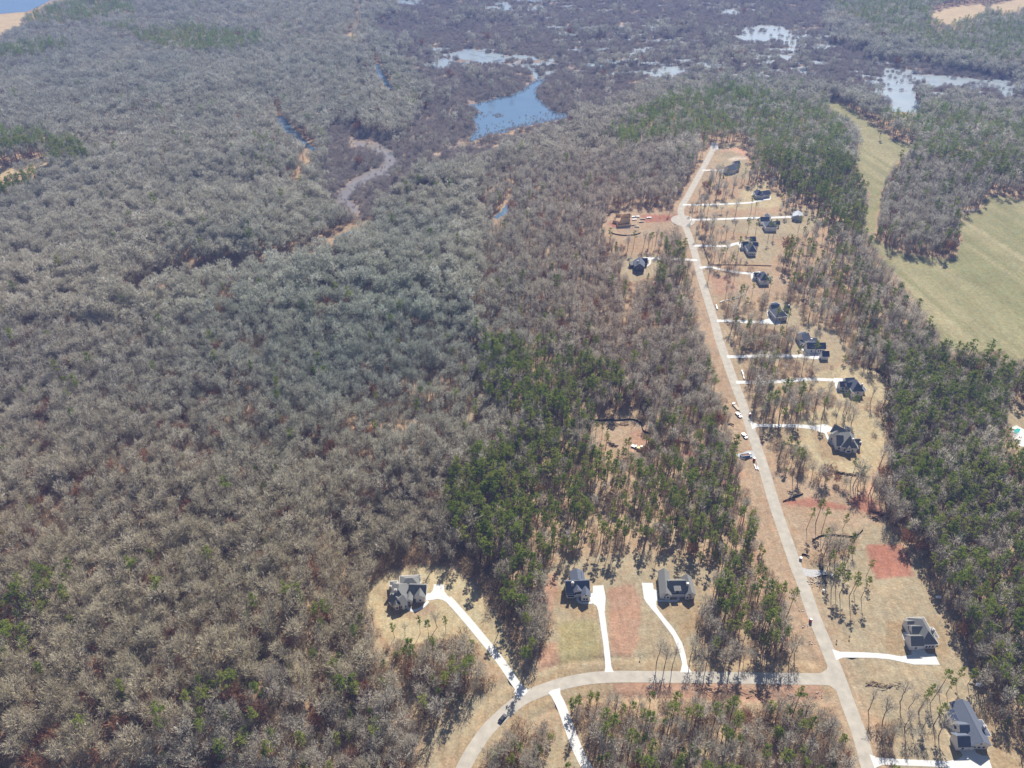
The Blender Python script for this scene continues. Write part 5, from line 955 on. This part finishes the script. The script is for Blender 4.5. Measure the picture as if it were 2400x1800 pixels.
for p, l in [((1864,1397),'loose pale rocks in the ditch near the clay slope'),((1875,1431),'few pale rocks in the ditch above the red toilet'),((1887,1468),'pale rocks in the ditch below the red toilet'),((1902,1508),'lowest patch of pale rocks in the roadside ditch'),((1920,1628),'pale rocks at the corner of the junction verge'),((1856,1628),'pale rocks in the red ditch below the cross road'),((1521,1608),'small pale rocks by the left end of the red ditch'),((1605,1613),'pale rocks midway along the red ditch below the cross road'),((1617,661),'two white rocks beside the road at the bare dirt spur'),((1638,706),'white block on the verge opposite the pipes')]: rocks(p, 9, 1.1, .8, l, s=.42)
def log(a, b, r, label):
    A, B = gnd(*a), gnd(*b); B = B-A; e = empty('fallen_log', A); tag(e, label, 'log'); c = MB(); c.tube([Vector((0,0,r)), Vector((B.x*.5, B.y*.5, r*1.3+.1)), Vector((B.x, B.y, r+.3))], [r, r*.8, r*.4], 6); c.build('trunk', M['log'], e)
    c = MB()
    for k in range(4): t = .45+.12*k; q_ = Vector((B.x*t, B.y*t, r)); c.cyl(q_, q_+Vector((rr.gauss(0,1), rr.gauss(0,1), .8)), .08, .03, 4)
    c.build('branch', M['log'], e)
log((1625,1689),(1683,1679),.35,'long pale fallen log in the roadside woods below the cross road'); log((1484,1703),(1502,1724),.3,'short pale fallen log under the trees below the cross road'); log((1570,1744),(1638,1727),.25,'thin pale fallen log lower in the roadside woods')
log((2270,1425),(2276,1433),.35,'pale stump-like log at the wood edge near the white tank'); log((839,1532),(850,1521),.3,'pale log at the edge of the woods left of the straw path'); log((1210,300),(1222,298),.3,'pale log floating at the edge of the blue pond')
def brush_pile(P, n, label, m='debris'):
    G_ = [gnd(*p) for p in P]; e = empty('brush_pile', G_[0]); tag(e, label, 'brush pile')
    for i in range(n):
        t = rr.random()*(len(G_)-1); k = min(int(t), len(G_)-2); p = G_[k].lerp(G_[k+1], t-k)-G_[0] + Vector((rr.gauss(0,.7), rr.gauss(0,1.0), rr.uniform(.1,.9))); a = rr.uniform(-.5,.5)
        d = Vector((math.cos(a), math.sin(a), rr.uniform(-.2,.25)))*rr.uniform(1.5,4); c = MB(); c.cyl(p-d/2, p+d/2, rr.uniform(.12,.3), .06, 5); c.build('branch', M[m], e)
brush_pile(Z2([(565,765),(640,775),(740,785),(860,800)]), 60, 'long dark pile of felled branches below the straw lot'); brush_pile([(2035,864),(2055,868),(2075,882),(2090,900)], 45, 'dark reddish brush bank at the edge of the right woods'); brush_pile(Z2([(915,1100),(950,1120),(1000,1150),(1040,1170)]), 40, 'dark heap of roots beside the red clay slope'); brush_pile(Z2([(905,1150),(960,1175)]), 18, 'smaller dark root heap under the red clay slope'); brush_pile(Zs([(600,870),(700,900),(810,910)]), 26, 'dark debris heap at the lower edge of the woods clearing'); brush_pile(Zs([(650,285),(850,290),(1100,300)]), 30, 'row of brown branches along the top of the woods clearing', 'post')
brush_pile(Z4([(870,935),(1000,945),(1160,945)]), 34, 'dark brush row across the lot below the hip house driveway', 'post'); brush_pile(Z3([(1590,980),(1900,995),(2200,1025)]), 40, 'dark twigs in the red ditch below the cross road', 'post')
# pool
P = [(2376,1008),(2384,1004),(2393,1007),(2390,1013),(2383,1018),(2376,1014)]; e = empty('swimming_pool', gnd(2384,1010)); tag(e, 'turquoise swimming pool at the right edge of the woods', 'pool'); 
bm = MB(); bm.V = [gnd(*p)-e.location+Vector((0,0,.10)) for p in P]; bm.F = [tuple(range(len(P)-1,-1,-1))]; bm.build('water_surface', M['pool'], e)
c = MB(); G_ = [gnd(*p)-e.location+Vector((0,0,.1)) for p in P+[P[0]]]; c.tube(G_, [.22]*len(G_), 5); c.build('coping', M['trim'], e)
for i, (x, y, l) in enumerate([(2387,1029,'left of the two dark folded parasols on the pool patio'),(2391,1030,'right of the two dark folded parasols on the pool patio')]):
    e = empty('parasol', gnd(x, y)); tag(e, l, 'parasol'); c = MB(); c.cyl((0,0,0),(0,0,2.6),.05,.05,6); c.build('pole', M['grey'], e); c = MB(); c.cyl((0,0,1.2),(0,0,2.6),.32,.06,8); c.build('canopy', M['debris'], e)

#ENDHOUSES
# ------------------------------------------------------------------ haze
hz = MB(); hz.box((0, 3250, 170), (14200, 11700, 350)); h = hz.build('haze', None)
hm = bpy.data.materials.new('haze'); hm.use_nodes = True; n = hm.node_tree.nodes; n.clear(); om = n.new('ShaderNodeOutputMaterial'); pv = n.new('ShaderNodeVolumePrincipled')
pv.inputs['Color'].default_value = (.30,.46,1.0,1); pv.inputs['Density'].default_value = HAZE; pv.inputs['Anisotropy'].default_value = 0.0
hm.node_tree.links.new(pv.outputs[0], om.inputs['Volume']); h.data.materials.append(hm); tag(h, kind='stuff')
